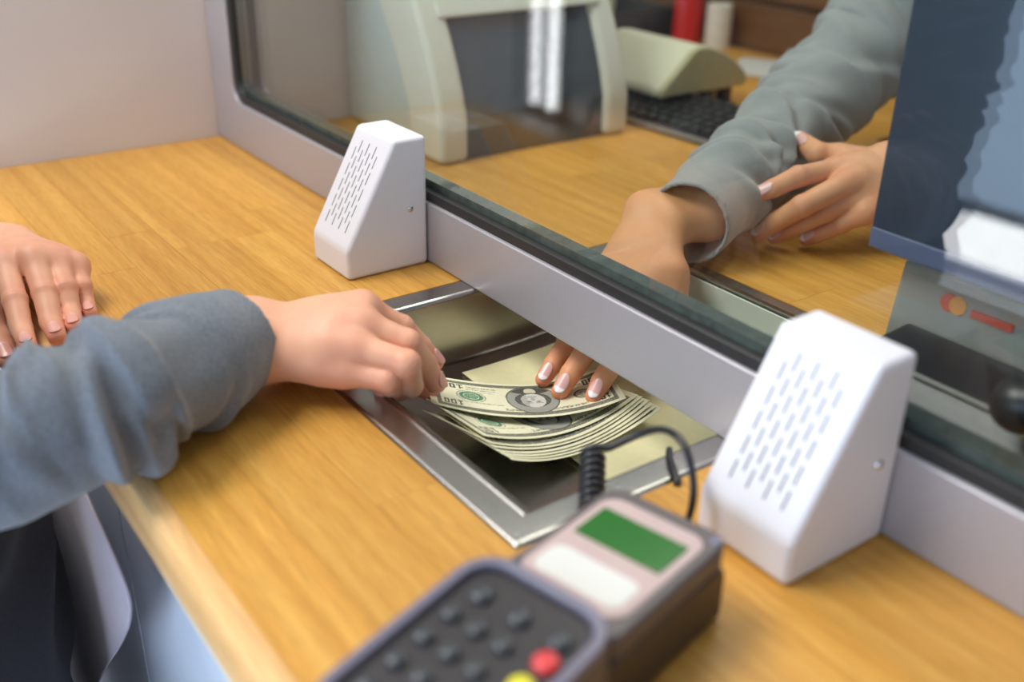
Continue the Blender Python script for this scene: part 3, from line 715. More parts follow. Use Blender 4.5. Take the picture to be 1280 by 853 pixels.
# ================================================================= BANKNOTES
FONT = {'1': ['010', '110', '010', '010', '111'], '0': ['111', '101', '101', '101', '111']}
def note_print(nu, nv):
    """u along the length (0 = left end as the note is read upright), v up; returns rgb (linear)"""
    rng = np.random.RandomState(5)
    U, V = np.meshgrid((np.arange(nu) + .5) / nu, (np.arange(nv) + .5) / nv, indexing='ij')
    X = U * 156; Y = V * 66
    paper = np.array(rgb(233, 230, 196)[:3]); ink = np.array(rgb(62, 66, 58)[:3]); green = np.array(rgb(34, 122, 84)[:3]); grey = np.array(rgb(150, 150, 138)[:3])
    C = np.ones((nu, nv, 3)) * paper
    def mix(mask, col, a=1.0):
        w = (np.clip(mask, 0, 1) * a)[..., None]; C[:] = C * (1 - w) + np.array(col) * w
    noise = rng.rand(nu, nv)
    # border band
    inb = (X > 5) & (X < 151) & (Y > 4) & (Y < 62); inn = (X > 8.2) & (X < 147.8) & (Y > 9.6) & (Y < 56.4)
    band = inb & ~inn
    mix(band, ink, 0.92)
    lace = (np.sin(X * 2.6) * np.sin(Y * 2.2) > .25) & band; mix(lace, paper, 0.22)
    mix(band & (noise > .80), paper, 0.3)
    # fine background lines of the field
    mix(inn & (np.sin(Y * 3.1 + np.sin(X * .35) * 1.2) > .55), grey, 0.22)
    # titles along the top and legend lines
    def words(x0, x1, y0, y1, col, a, wl=1.6):
        m = (X > x0) & (X < x1) & (Y > y0) & (Y < y1); cell = rng.rand(int(156 / (wl * .5)) + 2, 8)
        ci = np.clip((X / (wl * .5)).astype(int), 0, cell.shape[0] - 1); cj = np.clip(((Y - y0) / (y1 - y0) * 6).astype(int), 0, 7)
        mix(m & (cell[ci, cj] > .42), col, a)
    words(30, 100, 50.5, 54.5, ink, .75, 2.2)
    words(100, 140, 44, 46, ink, .6); words(102, 146, 13.5, 16.2, ink, .8); words(102, 146, 18, 20.2, ink, .65)
    words(14, 50, 15, 17, ink, .6); words(104, 134, 22.5, 24, ink, .5)
    # portrait oval
    ox, oy, ra, rb_ = 74, 32.5, 22.5, 26.5
    e = ((X - ox) / ra) ** 2 + ((Y - oy) / rb_) ** 2
    mix(e < 1, grey, .85); mix((e < 1) & (e > .86), ink, .45); mix((e < .8), (0.30, 0.31, 0.28), .55)
    XP = (X - 74) / 1.22; YP = 33 + (Y - 33) / 1.06
    sh = ((XP / 17) ** 2 + ((YP - 11) / 11) ** 2 < 1) & (e < .86); mix(sh, ink, .9)
    mix((XP / 4.2) ** 2 + ((YP - 17) / 6) ** 2 < 1, paper, .75)
    hair = ((XP / 12.5) ** 2 + ((YP - 33) / 13.5) ** 2 < 1) & (YP > 19); mix(hair, ink, .9)
    mix(hair & (np.sin(X * 2.2 + Y * .7) > .5), grey, .35)
    face = (XP / 8.6) ** 2 + ((YP - 34) / 12.6) ** 2 < 1; mix(face, (0.64, 0.64, 0.56), .95)
    for ex in (-3.4, 3.4):
        mix(((XP - ex) / 2) ** 2 + ((YP - 36) / 1.0) ** 2 < 1, ink, .85); mix((abs(XP - ex) < 2.6) & (abs(YP - 38.4) < .5), ink, .6)
    mix((XP / 1.3) ** 2 + ((YP - 31.5) / 3.2) ** 2 < 1, grey, .7); mix((abs(XP) < 3.2) & (abs(YP - 27) < .7), ink, .75)
    mix(face & (XP > 3.8), grey, .55); mix((e < 1.0) & (e > .93), ink, .8)
    # green seal and black seal
    r = np.hypot(X - 124, Y - 33); th = np.arctan2(Y - 33, X - 124)
    mix(r < 9.2 + .6 * np.cos(th * 28), green, .92); mix((r > 5.4) & (r < 6.3), paper, .8); mix((r < 5) & (abs(np.sin(X * 2) * np.cos(Y * 2)) > .55), paper, .55)
    mix((r > 10.5) & (r < 11.4) & (abs(np.cos(th)) > .5), ink, .6)
    r = np.hypot(X - 31, Y - 34); th = np.arctan2(Y - 34, X - 31)
    mix(r < 8.0, ink, .85); mix((r > 4.9) & (r < 5.7), paper, .8); mix((r < 4.6) & (abs(np.sin(X * 2.3) * np.cos(Y * 2.3)) > .5), paper, .6)
    # numerals
    def numerals(x, y, s, col, a):
        for q, ch in enumerate('100'):
            for rr, row in enumerate(FONT[ch]):
                for cc, bit in enumerate(row):
                    if bit == '1':
                        xx = x + (q * 3.7 + cc) * s; yy = y + (4 - rr) * s * 1.25
                        mix((X >= xx) & (X < xx + s) & (Y >= yy) & (Y < yy + s * 1.25), col, a)
    for x, y, s in ((10, 46.5, 1.35), (132, 46.5, 1.35), (10, 11, 1.6), (128.5, 11, 1.5)):
        mix((X > x - 2) & (X < x + 11.4 * s) & (Y > y - 1.2) & (Y < y + 7.6 * s), paper, .75); numerals(x, y, s, ink, .95)
    words(104, 140, 38.5, 41.2, green, .0)
    return C
def banknote(k, A, Mid, B, W, res, pr, label, sag=0.0, twist=(0, 0, 0)):
    """near edge runs A - Mid - B, W is the vector across the note to its far edge"""
    nu, nv = res; A, Mid, B, W = Vector(A), Vector(Mid), Vector(B), Vector(W)
    ctl = Mid * 2 - (A + B) * 0.5
    org = (A + B) * 0.5
    V = np.zeros(((nu + 1) * (nv + 1), 3))
    for i in range(nu + 1):
        t = i / nu; p = A * (1 - t) ** 2 + ctl * 2 * t * (1 - t) + B * t * t
        for j in range(nv + 1):
            s = j / nv
            V[i * (nv + 1) + j] = p + W * s + Vector((0, 0, sag * (4 * s * (1 - s)) + 0.0012 * math.sin(6 * t + 2 * k) * s)) + Vector(twist) * (t * s) - org
    idx = np.arange((nu + 1) * (nv + 1)).reshape(nu + 1, nv + 1)
    Q = np.stack([idx[:-1, :-1], idx[1:, :-1], idx[1:, 1:], idx[:-1, 1:]], -1).reshape(-1, 4)
    me = np_mesh('banknote', V, Q)
    at = me.attributes.new('print', 'FLOAT_COLOR', 'POINT')
    C = pr
    # the note lies upside down: near edge is its top, its right end is on the left
    C = C[::-1, ::-1]
    ii = np.clip((np.arange(nu + 1) / nu * C.shape[0]).astype(int), 0, C.shape[0] - 1); jj = np.clip((np.arange(nv + 1) / nv * C.shape[1]).astype(int), 0, C.shape[1] - 1)
    cc = np.concatenate([C[np.ix_(ii, jj)], np.ones((nu + 1, nv + 1, 1))], -1)
    at.data.foreach_set('color', cc.astype(np.float32).ravel())
    o = link_mesh('banknote', me, M_NOTE, None, True); o.location = org
    so = o.modifiers.new('thickness', 'SOLIDIFY'); so.thickness = 0.00022; so.offset = -1
    tag(o, label, 'banknote', 'hundred dollar notes in the cash tray')
    return o
PR = note_print(468, 198)
notes = [
 ((.7008, -.1190, -.0150), (.7254, -.0423, -.0402), (.7476, .0270, -.0350), (-.0580, .0280, -.0100), 'topmost hundred dollar banknote, full portrait showing, held by both people'),
 ((0.7510, -0.1079, -0.0208), (0.7472, -0.0301, -0.0466), (0.7430, 0.0439, -0.0396), (-.0650, -0.0075, .0004), 'second hundred dollar banknote of the pile, half its portrait showing'),
 ((0.7597, -0.1085, -0.0219), (0.7552, -0.0318, -0.0475), (0.7455, 0.0459, -0.0405), (-.0650, -0.0150, .0004), 'third hundred dollar banknote from the top of the pile'),
 ((0.7637, -0.1086, -0.0230), (0.7577, -0.0315, -0.0484), (0.7482, 0.0460, -0.0414), (-.0650, -0.0040, .0004), 'fourth hundred dollar banknote from the top of the pile'),
 ((0.7680, -0.1082, -0.0241), (0.7614, -0.0314, -0.0493), (0.7511, 0.0486, -0.0423), (-.0650, -0.0120, .0004), 'fifth hundred dollar banknote from the top of the pile'),
 ((0.7717, -0.1068, -0.0252), (0.7639, -0.0311, -0.0502), (0.7551, 0.0484, -0.0432), (-.0650, -0.0020, .0004), 'third hundred dollar banknote from the bottom of the pile'),
 ((0.7746, -0.1048, -0.0263), (0.7663, -0.0308, -0.0511), (0.7579, 0.0509, -0.0441), (-.0650, -0.0090, .0004), 'second hundred dollar banknote from the bottom of the pile'),
 ((0.7783, -0.1034, -0.0274), (0.7688, -0.0304, -0.0520), (0.7625, 0.0517, -0.0450), (-.0650, -0.0010, .0004), 'lowest hundred dollar banknote of the pile, lying on the tray'),
]
for k, (a, m, b, w, lab) in enumerate(notes):
    banknote(k, a, m, b, w, (390, 165) if k == 0 else ((312, 132) if k == 1 else (156, 66)), PR, lab, sag=0.0, twist=(0, 0, .006) if k == 0 else (0, 0, -.0105))
# cream sheet lying on the tray floor
bm = bmesh.new(); G = []
for i in range(2):
    x = (0.604, 0.856)[i]
    G.append([bm.verts.new((x, (-0.030 - .014 * i) + 0.158 * j / 24 + (0.004 if i else 0), tray_z((-0.030 - .014 * i) + 0.158 * j / 24) + 0.0032)) for j in range(25)])
for j in range(24): bm.faces.new([G[0][j], G[1][j], G[1][j + 1], G[0][j + 1]])
sheet = obj('paper_sheet', bm, M_PAPER, None, True)
so = sheet.modifiers.new('thickness', 'SOLIDIFY'); so.thickness = 0.0004
tag(sheet, 'cream paper sheet lying on the floor of the cash tray', 'paper')
# ================================================================= PEOPLE
custR = {'index': [(0.6601, -0.1506, 0.052), (0.6688, -0.1246, 0.033), (0.6725, -0.1112, 0.016), (0.6757, -0.1011, 0.002)], 'middle': [(0.6788, -0.162, 0.05), (0.7008, -0.1386, 0.038), (0.6947, -0.1207, 0.014), (0.6952, -0.1119, -0.004)], 'ring': [(0.69, -0.1745, 0.041), (0.723, -0.1517, 0.036), (0.7063, -0.1389, 0.008), (0.6911, -0.1394, -0.004)], 'pinky': [(0.6916, -0.1835, 0.026), (0.7175, -0.1636, 0.025), (0.7003, -0.1496, 0.006), (0.6936, -0.1549, 0.002)], 'thumb': [(0.6258, -0.1814, 0.012), (0.6354, -0.148, 0.0), (0.6573, -0.1201, -0.012), (0.6795, -0.1093, -0.016)]}
custL = {'index': [(0.404, -0.3321, 0.04), (0.4471, -0.3369, 0.024), (0.4719, -0.3403, 0.011), (0.498, -0.3422, 0.0075)], 'middle': [(0.4145, -0.3126, 0.042), (0.4485, -0.3153, 0.026), (0.4732, -0.3191, 0.012), (0.4940, -0.3204, 0.008)], 'ring': [(0.4158, -0.2970, 0.037), (0.4461, -0.2990, 0.025), (0.4603, -0.3015, 0.012), (0.4845, -0.3049, 0.008)], 'pinky': [(0.4177, -0.2830, 0.03), (0.4382, -0.2850, 0.02), (0.4467, -0.2865, 0.01), (0.4630, -0.2878, 0.007)], 'thumb': [(0.380, -0.3530, 0.018), (0.4250, -0.3590, 0.006), (0.4480, -0.3540, -0.006), (0.4680, -0.3530, -0.014)]}
tellL = {'index': [(0.6661, 0.3531, 0.072), (0.6632, 0.3008, 0.073), (0.6543, 0.2781, 0.063), (0.6466, 0.2695, 0.057)], 'middle': [(0.6873, 0.3395, 0.066), (0.6817, 0.2891, 0.052), (0.6571, 0.2814, 0.029), (0.6453, 0.2792, 0.017)], 'ring': [(0.6949, 0.3524, 0.055), (0.6846, 0.3192, 0.041), (0.6611, 0.3009, 0.02), (0.6493, 0.296, 0.01)], 'pinky': [(0.7094, 0.3473, 0.043), (0.6956, 0.3323, 0.03), (0.6772, 0.3228, 0.015), (0.6687, 0.3192, 0.009)], 'thumb': [(0.6545, 0.4034, 0.064), (0.6394, 0.3884, 0.069), (0.629, 0.3682, 0.076), (0.6008, 0.3742, 0.082)]}
tellR = {'index': [(0.6961, 0.0799, -0.006), (0.719, 0.0411, -0.016), (0.7217, 0.0235, -0.031), (0.7249, 0.0134, -0.04)], 'middle': [(0.6697, 0.0852, -0.003), (0.6935, 0.0366, -0.012), (0.6995, 0.0107, -0.03), (0.7028, -0.0026, -0.041)], 'ring': [(0.6458, 0.0877, 0.0), (0.664, 0.0415, -0.016), (0.6743, 0.0127, -0.033), (0.6783, -0.0005, -0.042)], 'pinky': [(0.625, 0.0969, -0.002), (0.6341, 0.0680, -0.018), (0.6386, 0.0530, -0.032), (0.6429, 0.0460, -0.042)], 'thumb': [(0.6716, 0.1362, 0.015), (0.6882, 0.1263, -0.01), (0.7087, 0.1015, -0.025), (0.7229, 0.0756, -0.03)]}

# ---- customer
cust = empty('person', (0.42, -0.56, -1.05)); 
tag(cust, 'person in a grey knit cardigan reaching into the cash tray for money', 'person')
def child(o, par):
    o.parent = par; o.matrix_parent_inverse = Matrix.Translation(-Vector(par.location)); return o
RW, RE, RS = (0.6358, -0.2252, 0.036), (0.632, -0.500, 0.004), (0.560, -0.640, 0.300)
LW, LE, LS = (0.338, -0.322, 0.025), (0.225, -0.50, 0.045), (0.255, -0.620, 0.300)
hR = build_hand(custR, [(RW, .0235), ((0.650, -0.262, .042), .0235), ((0.672, -0.310, .045), .025)], (-0.80, 0.42, 0.28), 1.06, fs=1.02)
hL = build_hand(custL, [(LW, .0165), ((0.298, -0.380, .036), .022)], (0.15, -1, -0.1), 1.0)
core = blob_mesh([((0.670, -0.300, .045), (.683, -.385, .036), .026, .028), ((.683, -.385, .036), RE, .028, .034), (RE, RS, .034, .044), (RS, (.42, -.63, .33), .045, .050), ((.42, -.63, .33), LS, .050, .045), (LS, LE, .048, .036), (LE, (0.300, -0.375, .044), .036, .024),
                  ((.42, -.62, .26), (.44, -.53, -.12), .078, .080), ((.42, -.63, .33), (.42, -.632, .44), .055, .05), ((.40, -.50, -.15), (.39, -.50, -.98), .085, .045), ((.53, -.50, -.15), (.54, -.50, -.98), .085, .045)], .008, .03)
hd_ = build_head((.42, -.590, .585), 0.0, math.radians(-24))
V, Q, fl = merge([hR[:3], hL[:3], (core[0], core[1], None), (hd_[0], hd_[1], None)])
cb = link_mesh('body', np_mesh('body', V, Q, fl), M_SKIN_C, None, True); child(cb, cust)
for hd, side in ((hR, 'right'), (hL, 'left')):
    for sp in hd[3]:
        n_ = nail_mesh(None, sp, False, 'natural pink fingernail of the %s %s' % (side, sp[0] + (' finger' if sp[0] != 'thumb' else ''))); child(n_, cb)
        n_.matrix_parent_inverse = Matrix.Translation(-Vector(cust.location))
        n_.matrix_parent_inverse = Matrix.Identity(4)
for c_ in hd_[4]: eye_mesh(c_, hd_[5], cb)
o = link_mesh('hair', np_mesh('hair', hd_[2], hd_[3]), M_HAIR, None, True); child(o, cust)
for x in (.385, .545):
    ft = blob_mesh([((x, -.53, -1.005), (x, -.40, -1.022), .042, .034)], .005, .01, .02); ft[0][:, 2] = np.maximum(ft[0][:, 2], -1.049)
    o = link_mesh('shoe', np_mesh('shoe', ft[0], ft[1]), M_BLACK, None, True); child(o, cust)
# cardigan: sleeves and body
s1 = sleeve_sdf([(0.6350, -0.2340, 0.0400), (0.655, -0.2721, 0.0425), (0.6850, -0.328, 0.0465), (0.6900, -0.366, 0.0430), (0.6830, -0.397, 0.035), (0.660, -0.450, 0.018), RE, (.603, -.570, .13), RS], [.0365, .0385, .0395, .0395, .0405, .0430, .047, .052, .064], .0024, slant=.016, seam=.034, fold_w=.85, fold_amp=.0072, fold_len=.024, fold_start=.040, wall=.003, phase=.2)
s2 = sleeve_sdf([(0.322, -0.346, 0.040), (0.292, -0.395, 0.045), LE, (.245, -.56, .16), LS], [.034, .040, .050, .054, .066], .004, fold_amp=.004, fold_len=.03, fold_start=.05)
tz = blob_mesh([((.285, -.63, .315), (.42, -.632, .335), .072, .080), ((.42, -.632, .335), (.555, -.63, .315), .080, .072), ((.36, -.62, .22), (.38, -.545, -.04), .105, .10), ((.48, -.62, .22), (.50, -.545, -.04), .105, .10)], .007, .04,
               disp=lambda g: .003 * np.sin(g[2] * 90 + 6 * np.sin(g[0] * 22)) + 0 * g[1])
V, Q, _ = merge([(s1[0], s1[1], None), (s2[0], s2[1], None), (tz[0], tz[1], None)])
o = link_mesh('cardigan', np_mesh('cardigan', V, Q), M_CARD, None, True); child(o, cust); o['label'] = 'grey blue knit cardigan with creased sleeves'
# charcoal skirt over the hips
def hipfold(g): return .006 * np.sin(g[0] * 70 + 12 * np.sin(g[2] * 9)) * np.clip((-.02 - g[2]) / .08, 0, 1) + 0 * g[1]
sk_ = blob_mesh([((.42, -.495, -.09), (.41, -.51, -.55), .130, .142), ((.550, -.490, -.09), (.545, -.51, -.55), .128, .142)], .006, .04, disp=hipfold)
o = link_mesh('skirt', np_mesh('skirt', sk_[0], sk_[1]), M_CHAR, None, True); child(o, cust); o['label'] = 'charcoal wool skirt'
# shirt hem hanging loose between the hip and the counter front
bm = bmesh.new(); G = []
rows_ = [(-.040, .50, .618, -.347), (-.050, .50, .648, -.347), (-.060, .49, .684, -.347), (-.070, .48, .709, -.347), (-.083, .47, .714, -.347), (-.105, .46, .702, -.347), (-.130, .45, .682, -.347), (-.165, .43, .652, -.347), (-.205, .42, .614, -.347), (-.25, .40, .572, -.347), (-.30, .38, .527, -.347), (-.37, .33, .465, -.347), (-.46, .28, .385, -.347)]
for z, xa, xb, y in rows_:
    G.append([bm.verts.new((xa + (xb - xa) * t, y - .002 * (1 - t) ** 2 + .0012 * math.sin(9 * t + z * 20) - .002 * t ** 6, z)) for t in [i / 14 for i in range(15)]])
for A_, B_ in zip(G, G[1:]):
    for i in range(14): bm.faces.new([A_[i], A_[i + 1], B_[i + 1], B_[i]])
o = obj('shirt_hem', bm, M_SHIRT, None, True); so = o.modifiers.new('t', 'SOLIDIFY'); so.thickness = .0022
sd = o.modifiers.new('s', 'SUBSURF'); sd.levels = 1; sd.render_levels = 1
child(o, cust); o['label'] = 'pale lilac grey shirt hem hanging loose'

# ---- teller
tell = empty('person', (0.68, 0.88, -1.05))
tag(tell, 'person in a grey suit jacket behind the glass handing over the banknotes', 'person')
TRW = (0.6213, 0.1636, 0.045)
TRE, TRS = (0.490, 0.560, 0.130), (0.515, 0.80, 0.400)
TLW, TLE, TLS = (0.694, 0.405, 0.070), (0.800, 0.640, 0.075), (0.850, 0.80, 0.400)
hR = build_hand(tellR, [(TRW, .0185), ((0.6250, 0.2150, .046), .0205), ((0.594, 0.290, .050), .0225)], (0.92, 0.12, -0.36), 1.0)
hL = build_hand(tellL, [(TLW, .0185), ((0.715, 0.465, .067), .021)], (-0.80, 0.10, 0.30), 1.0, fs=1.08, nail_up=(.5, -.45, .3))
core = blob_mesh([((.597, .28, .050), (.540, .418, .066), .023, .024), ((.540, .418, .066), (.512, .516, .095), .024, .027), ((.512, .516, .095), (.508, .586, .135), .027, .030), ((.508, .586, .135), (.512, .67, .24), .030, .034), ((.512, .67, .24), TRS, .034, .044), (TRS, (.68, .84, .43), .045, .052), ((.68, .84, .43), TLS, .052, .045), (TLS, TLE, .048, .036), (TLE, (.716, .46, .067), .036, .024),
                  ((.68, .86, .36), (.68, .88, -.35), .078, .085), ((.68, .85, .43), (.68, .845, .54), .055, .05), ((.62, .85, -.42), (.60, .62, -.44), .075, .06), ((.74, .85, -.42), (.76, .62, -.44), .075, .06), ((.60, .62, -.44), (.60, .64, -.98), .055, .042), ((.76, .62, -.44), (.76, .64, -.98), .055, .042)], .008, .03)
hd_ = build_head((.68, .800, .685), math.pi, math.radians(-24))
V, Q, fl = merge([hR[:3], hL[:3], (core[0], core[1], None), (hd_[0], hd_[1], None)])
tb = link_mesh('body', np_mesh('body', V, Q, fl), M_SKIN_T, None, True); child(tb, tell)
for hd, side in ((hR, 'right'), (hL, 'left')):
    for sp in hd[3]:
        n_ = nail_mesh(None, sp, True, 'white-tipped manicured fingernail of the %s %s' % (side, sp[0] + (' finger' if sp[0] != 'thumb' else ''))); n_.parent = tb
for c_ in hd_[4]: eye_mesh(c_, hd_[5], tb)
o = link_mesh('hair', np_mesh('hair', hd_[2], hd_[3]), M_HAIR, None, True); child(o, tell)
for x in (.605, .755):
    ft = blob_mesh([((x, .66, -1.005), (x, .53, -1.022), .042, .034)], .005, .01, .02); ft[0][:, 2] = np.maximum(ft[0][:, 2], -1.049)
    o = link_mesh('shoe', np_mesh('shoe', ft[0], ft[1]), M_BLACK, None, True); child(o, tell)
def slit(g, D):
    # the open vent at the cuff
    d, _ = cone_d(g, (.668, .18, .020), (.655, .235, .020), .003, .001)
    return np.maximum(D, -d)
s1 = sleeve_sdf([(0.6430, 0.1830, 0.0440), (0.583, 0.314, 0.0515), (0.540, 0.418, 0.066), (0.512, 0.516, 0.095), (0.508, 0.586, 0.135), (.512, .67, .24), TRS], [.0385, .0410, .046, .053, .059, .066, .075], .0026, slant=.045, fold_amp=.0078, fold_len=.042, fold_start=.050, wall=.0025, phase=.7, extra=slit, fold_w=1.7)
s2 = sleeve_sdf([(0.706, 0.436, 0.068), (0.745, 0.52, 0.068), TLE, (.835, .70, .22), TLS], [.037, .045, .055, .062, .072], .004, fold_amp=.004, fold_len=.05, fold_start=.04)
tz = blob_mesh([((.535, .82, .405), (.68, .838, .43), .078, .085), ((.68, .838, .43), (.83, .82, .405), .085, .078), ((.61, .85, .33), (.62, .87, -.28), .105, .125), ((.75, .85, .33), (.74, .87, -.28), .105, .125)], .008, .04)
V, Q, _ = merge([(s1[0], s1[1], None), (s2[0], s2[1], None), (tz[0], tz[1], None)])
o = link_mesh('jacket', np_mesh('jacket', V, Q), M_SUIT, None, True); child(o, tell); o['label'] = 'grey wool suit jacket with creased sleeves'
tr_ = blob_mesh([((.62, .86, -.36), (.605, .62, -.42), .095, .080), ((.74, .86, -.36), (.755, .62, -.42), .095, .080), ((.605, .62, -.42), (.605, .64, -.92), .078, .06), ((.755, .62, -.42), (.755, .64, -.92), .078, .06)], .009, .03)
o = link_mesh('trousers', np_mesh('trousers', tr_[0], tr_[1]), M_CHAR, None, True); child(o, tell)
# ================================================================= CARD TERMINAL
term = empty('card_terminal', (0.9566, -0.1375, 0.0), (0, 0, math.radians(13.5)))
tag(term, 'taupe card payment terminal with green screen and dark keypad', 'card terminal')
# local frame: x across (-.036...036), y from 0 (screen end) to -.205 (keypad end)
TWd = 0.072
side = [(0.004, 0.004), (0.004, 0.040), (-0.004, 0.047), (-0.092, 0.047), (-0.100, 0.052), (-0.200, 0.040), (-0.206, 0.030), (-0.206, 0.004)]
prism('base_shell', [(y, max(z - 0.012, 0.0)) if z < 0.02 else (y, z - 0.009) for y, z in side], 'x', -TWd / 2 - .001, TWd / 2 + .001, M_TSIDE, term, 0.006, 4)
prism('top_shell', rrect(TWd, 0.104, 0.012, 6, 0, -0.046), 'z', 0.034, 0.048, M_TBODY, term, 0.003, 3)
pn = prism('screen_panel', rrect(0.060, 0.078, 0.010, 6, 0, -0.044), 'z', 0.0475, 0.0488, M_TPANEL, term, 0.0006, 2)
prism('label_plate', rrect(0.050, 0.022, 0.006, 5, 0, -0.066), 'z', 0.0485, 0.0493, M_TLABEL, pn, 0.0003, 1)
prism('lcd_screen', rrect(0.050, 0.026, 0.0008, 2, 0, -0.030), 'z', 0.0485, 0.0494, M_LCD, pn)
bt = lathe('side_button', [(0, .002), (.0035, .0018), (.004, 0), (.004, -.002)], M_TRIM, term, (0.031, -0.002, 0.047), 20)
kp = empty('keypad', (0, -0.092, 0.050)); kp.parent = term; kp.rotation_euler = (math.radians(6.0), 0, 0)
kh = prism('keypad_housing', rrect(TWd + .008, 0.116, 0.020, 8, 0, -0.056), 'z', -0.030, 0.006, M_TBODY, None, 0.003, 3); kh.parent = kp
def ringplate(name, w, h, r, t, z0, z1, cx, cy, mat, par):
    bm = bmesh.new(); O = rrect(w, h, r, 8, cx, cy); I = rrect(w - 2 * t, h - 2 * t, max(r - t, .001), 8, cx, cy); n = len(O)
    a = [bm.verts.new((*p, z0)) for p in O]; b = [bm.verts.new((*p, z1)) for p in O]; c = [bm.verts.new((*p, z1)) for p in I]; d = [bm.verts.new((*p, z0)) for p in I]
    for A_, B_ in ((a, b), (b, c), (c, d), (d, a)):
        for i in range(n): bm.faces.new([A_[i], A_[(i + 1) % n], B_[(i + 1) % n], B_[i]])
    o = obj(name, bm, mat, par); bevel(o, .0012, 3, 50); return o
ringplate('keypad_rim', TWd + .008, 0.116, 0.020, 0.0058, 0.005, 0.0105, 0, -0.056, M_TRIM, kp)
kd = prism('keypad_mat', rrect(TWd - .003, 0.105, 0.0155, 8, 0, -0.056), 'z', 0.005, 0.0068, M_KEYPAD, None); kd.parent = kp
keyprof = [(0, .0034), (.0030, .0033), (.0042, .0026), (.0048, .0012), (.0049, -.001)]
k0 = None
def put_key(x, y, mat, s=1.0):
    global k0
    k = lathe('key', [(r * s, z) for r, z in keyprof], mat, kp, (0, 0, 0), 18); k.location = (x, y, .0068); return k
for x in (-.021, .001, .023): put_key(x, -.022, M_KEY, 1.12)
for j in range(4):
    for i in range(3): put_key(-.024 + i * .0148, -.038 - j * .0165, M_KEY)
for j, m_ in enumerate((M_RED, M_YELLOW, M_GREENK)): put_key(.0255, -.034 - j * .0160, m_, 1.25)
for ch in kp.children:
    pass
# ---- coiled cord
path = []
C0 = Vector((0.8660, -0.1070, 0.0)); 
p0 = [Vector((0.935, -0.098, 0.004)), Vector((0.936, -0.095, 0.028)), Vector((0.928, -0.090, 0.042)), Vector((0.915, -0.086, 0.0515)), Vector((0.898, -0.084, 0.0500)), Vector((0.882, -0.087, 0.0400)), Vector((0.8715, -0.100, 0.030))]
cp = catmull(p0, 8)
ca, cbv = Vector((0.8640, -0.1065, 0.0240)), Vector((0.8960, -0.1330, 0.0110))
cd = (cbv - ca); CLn = cd.length; cd.normalize(); e1 = Vector((0, 0, 1)) - cd * cd.z; e1.normalize(); e2 = cd.cross(e1)
turns = 8
for i in range(turns * 14 + 1):
    a = 2 * math.pi * i / 14; cp.append(ca + cd * (CLn * i / (turns * 14)) + (e1 * math.cos(a) + e2 * math.sin(a)) * .0058)
cord = tube('coiled_cord', cp, 0.0022, M_BLACK, None, 10)
tag(cord, 'black coiled cord looping up beside the card terminal', 'cord')
cord2 = tube('cable', catmull([(0.860, -0.038, -0.004), (0.8635, -0.0415, 0.0034), (0.872, -0.049, 0.0036), (0.884, -0.0565, 0.0036), (0.8905, -0.0605, 0.0022), (0.8925, -0.062, 0.0)], 8), 0.0022, M_BLACK, None, 10)
tag(cord2, 'short straight black cable lying across the tray rim', 'cable')

# ================================================================= TELLER SIDE
# bulky office machine with smoked window
mach = empty('counting_machine', (0.10, 0.30, 0.0)); mach.location = (0, 0, 0)
tag(mach, 'bulky off-white office machine with curved frame and smoked window', 'machine')
def curve_x(z): return 0.266 - 1.15 * (z - 0.02) ** 1.6 if z > .02 else 0.262
zs = [0.0, 0.02, 0.05, 0.08, 0.11, 0.14, 0.17, 0.20, 0.24, 0.28, 0.32]
core_p = [(curve_x(z) - .016, z) for z in zs] + [(0.004, 0.32), (0.004, 0.0)]
prism('case', core_p, 'y', 0.180, 0.436, M_MACHSIDE, mach, 0.008, 3)
prism('window', [(curve_x(z) - .017, z) for z in zs[:8]] + [(curve_x(z) - .010, z) for z in zs[7::-1]], 'y', 0.198, 0.418, M_TINT, mach)
for y0, y1 in ((0.165, 0.205), (0.414, 0.452)):
    prism('side_frame', [(curve_x(z), z) for z in zs] + [(curve_x(z) - .070 - .12 * z, z) for z in zs[::-1]], 'y', y0, y1, M_MACH, mach, 0.009, 4)
prism('cross_bar', [(curve_x(z) + .004, z) for z in (0.158, .166, .176, .184)] + [(curve_x(z) - .03, z) for z in (.184, .158)], 'y', 0.190, 0.430, M_MACH, mach, 0.005, 3)
prism('upper_window', [(curve_x(z) - .014, z) for z in zs[7:]] + [(curve_x(z) - .006, z) for z in zs[:6:-1]], 'y', 0.198, 0.418, M_TINT, mach)
bt = lathe('indicator', [(0, .002), (.004, .0015), (.005, 0), (.005, -.002)], M_BEZEL, mach, (0, 0, 0), 18); bt.rotation_euler = (0, math.radians(80), 0); bt.location = (curve_x(.2) - .005, .27, .20)
box('foot', (0.02, .19, 0.0), (0.235, .42, .006), M_BLACK, mach)

# receipt printer
pr_ = empty('receipt_printer', (0.20, 0.58, 0.0)); pr_.location = (0, 0, 0)
tag(pr_, 'beige printer with slanted front slot and rounded lid behind the keyboard', 'printer')
PP = [(0.535, 0.027), (0.537, 0.038), (0.592, 0.086), (0.604, 0.0900), (0.622, 0.0885), (0.650, 0.079), (0.678, 0.064), (0.698, 0.047), (0.704, 0.036), (0.700, 0.027)]
prism('case', PP, 'x', 0.06, 0.222, M_BEIGE, pr_, 0.006, 3)
prism('end_cap', [(y, z) for y, z in PP], 'x', 0.222, 0.232, M_OLIVE, pr_, 0.004, 3)
sl_ = box('paper_slot', (0.085, -0.001, -0.003), (0.20, 0.004, 0.003), M_BLACK, pr_); sl_.location = (0, 0.5475, 0.0445); sl_.rotation_euler = (math.radians(-49), 0, 0)
for x in (.075, .205):
    for y in (.650, .685): box('foot', (x - .008, y - .008, 0), (x + .008, y + .008, .028), M_BLACK, pr_)
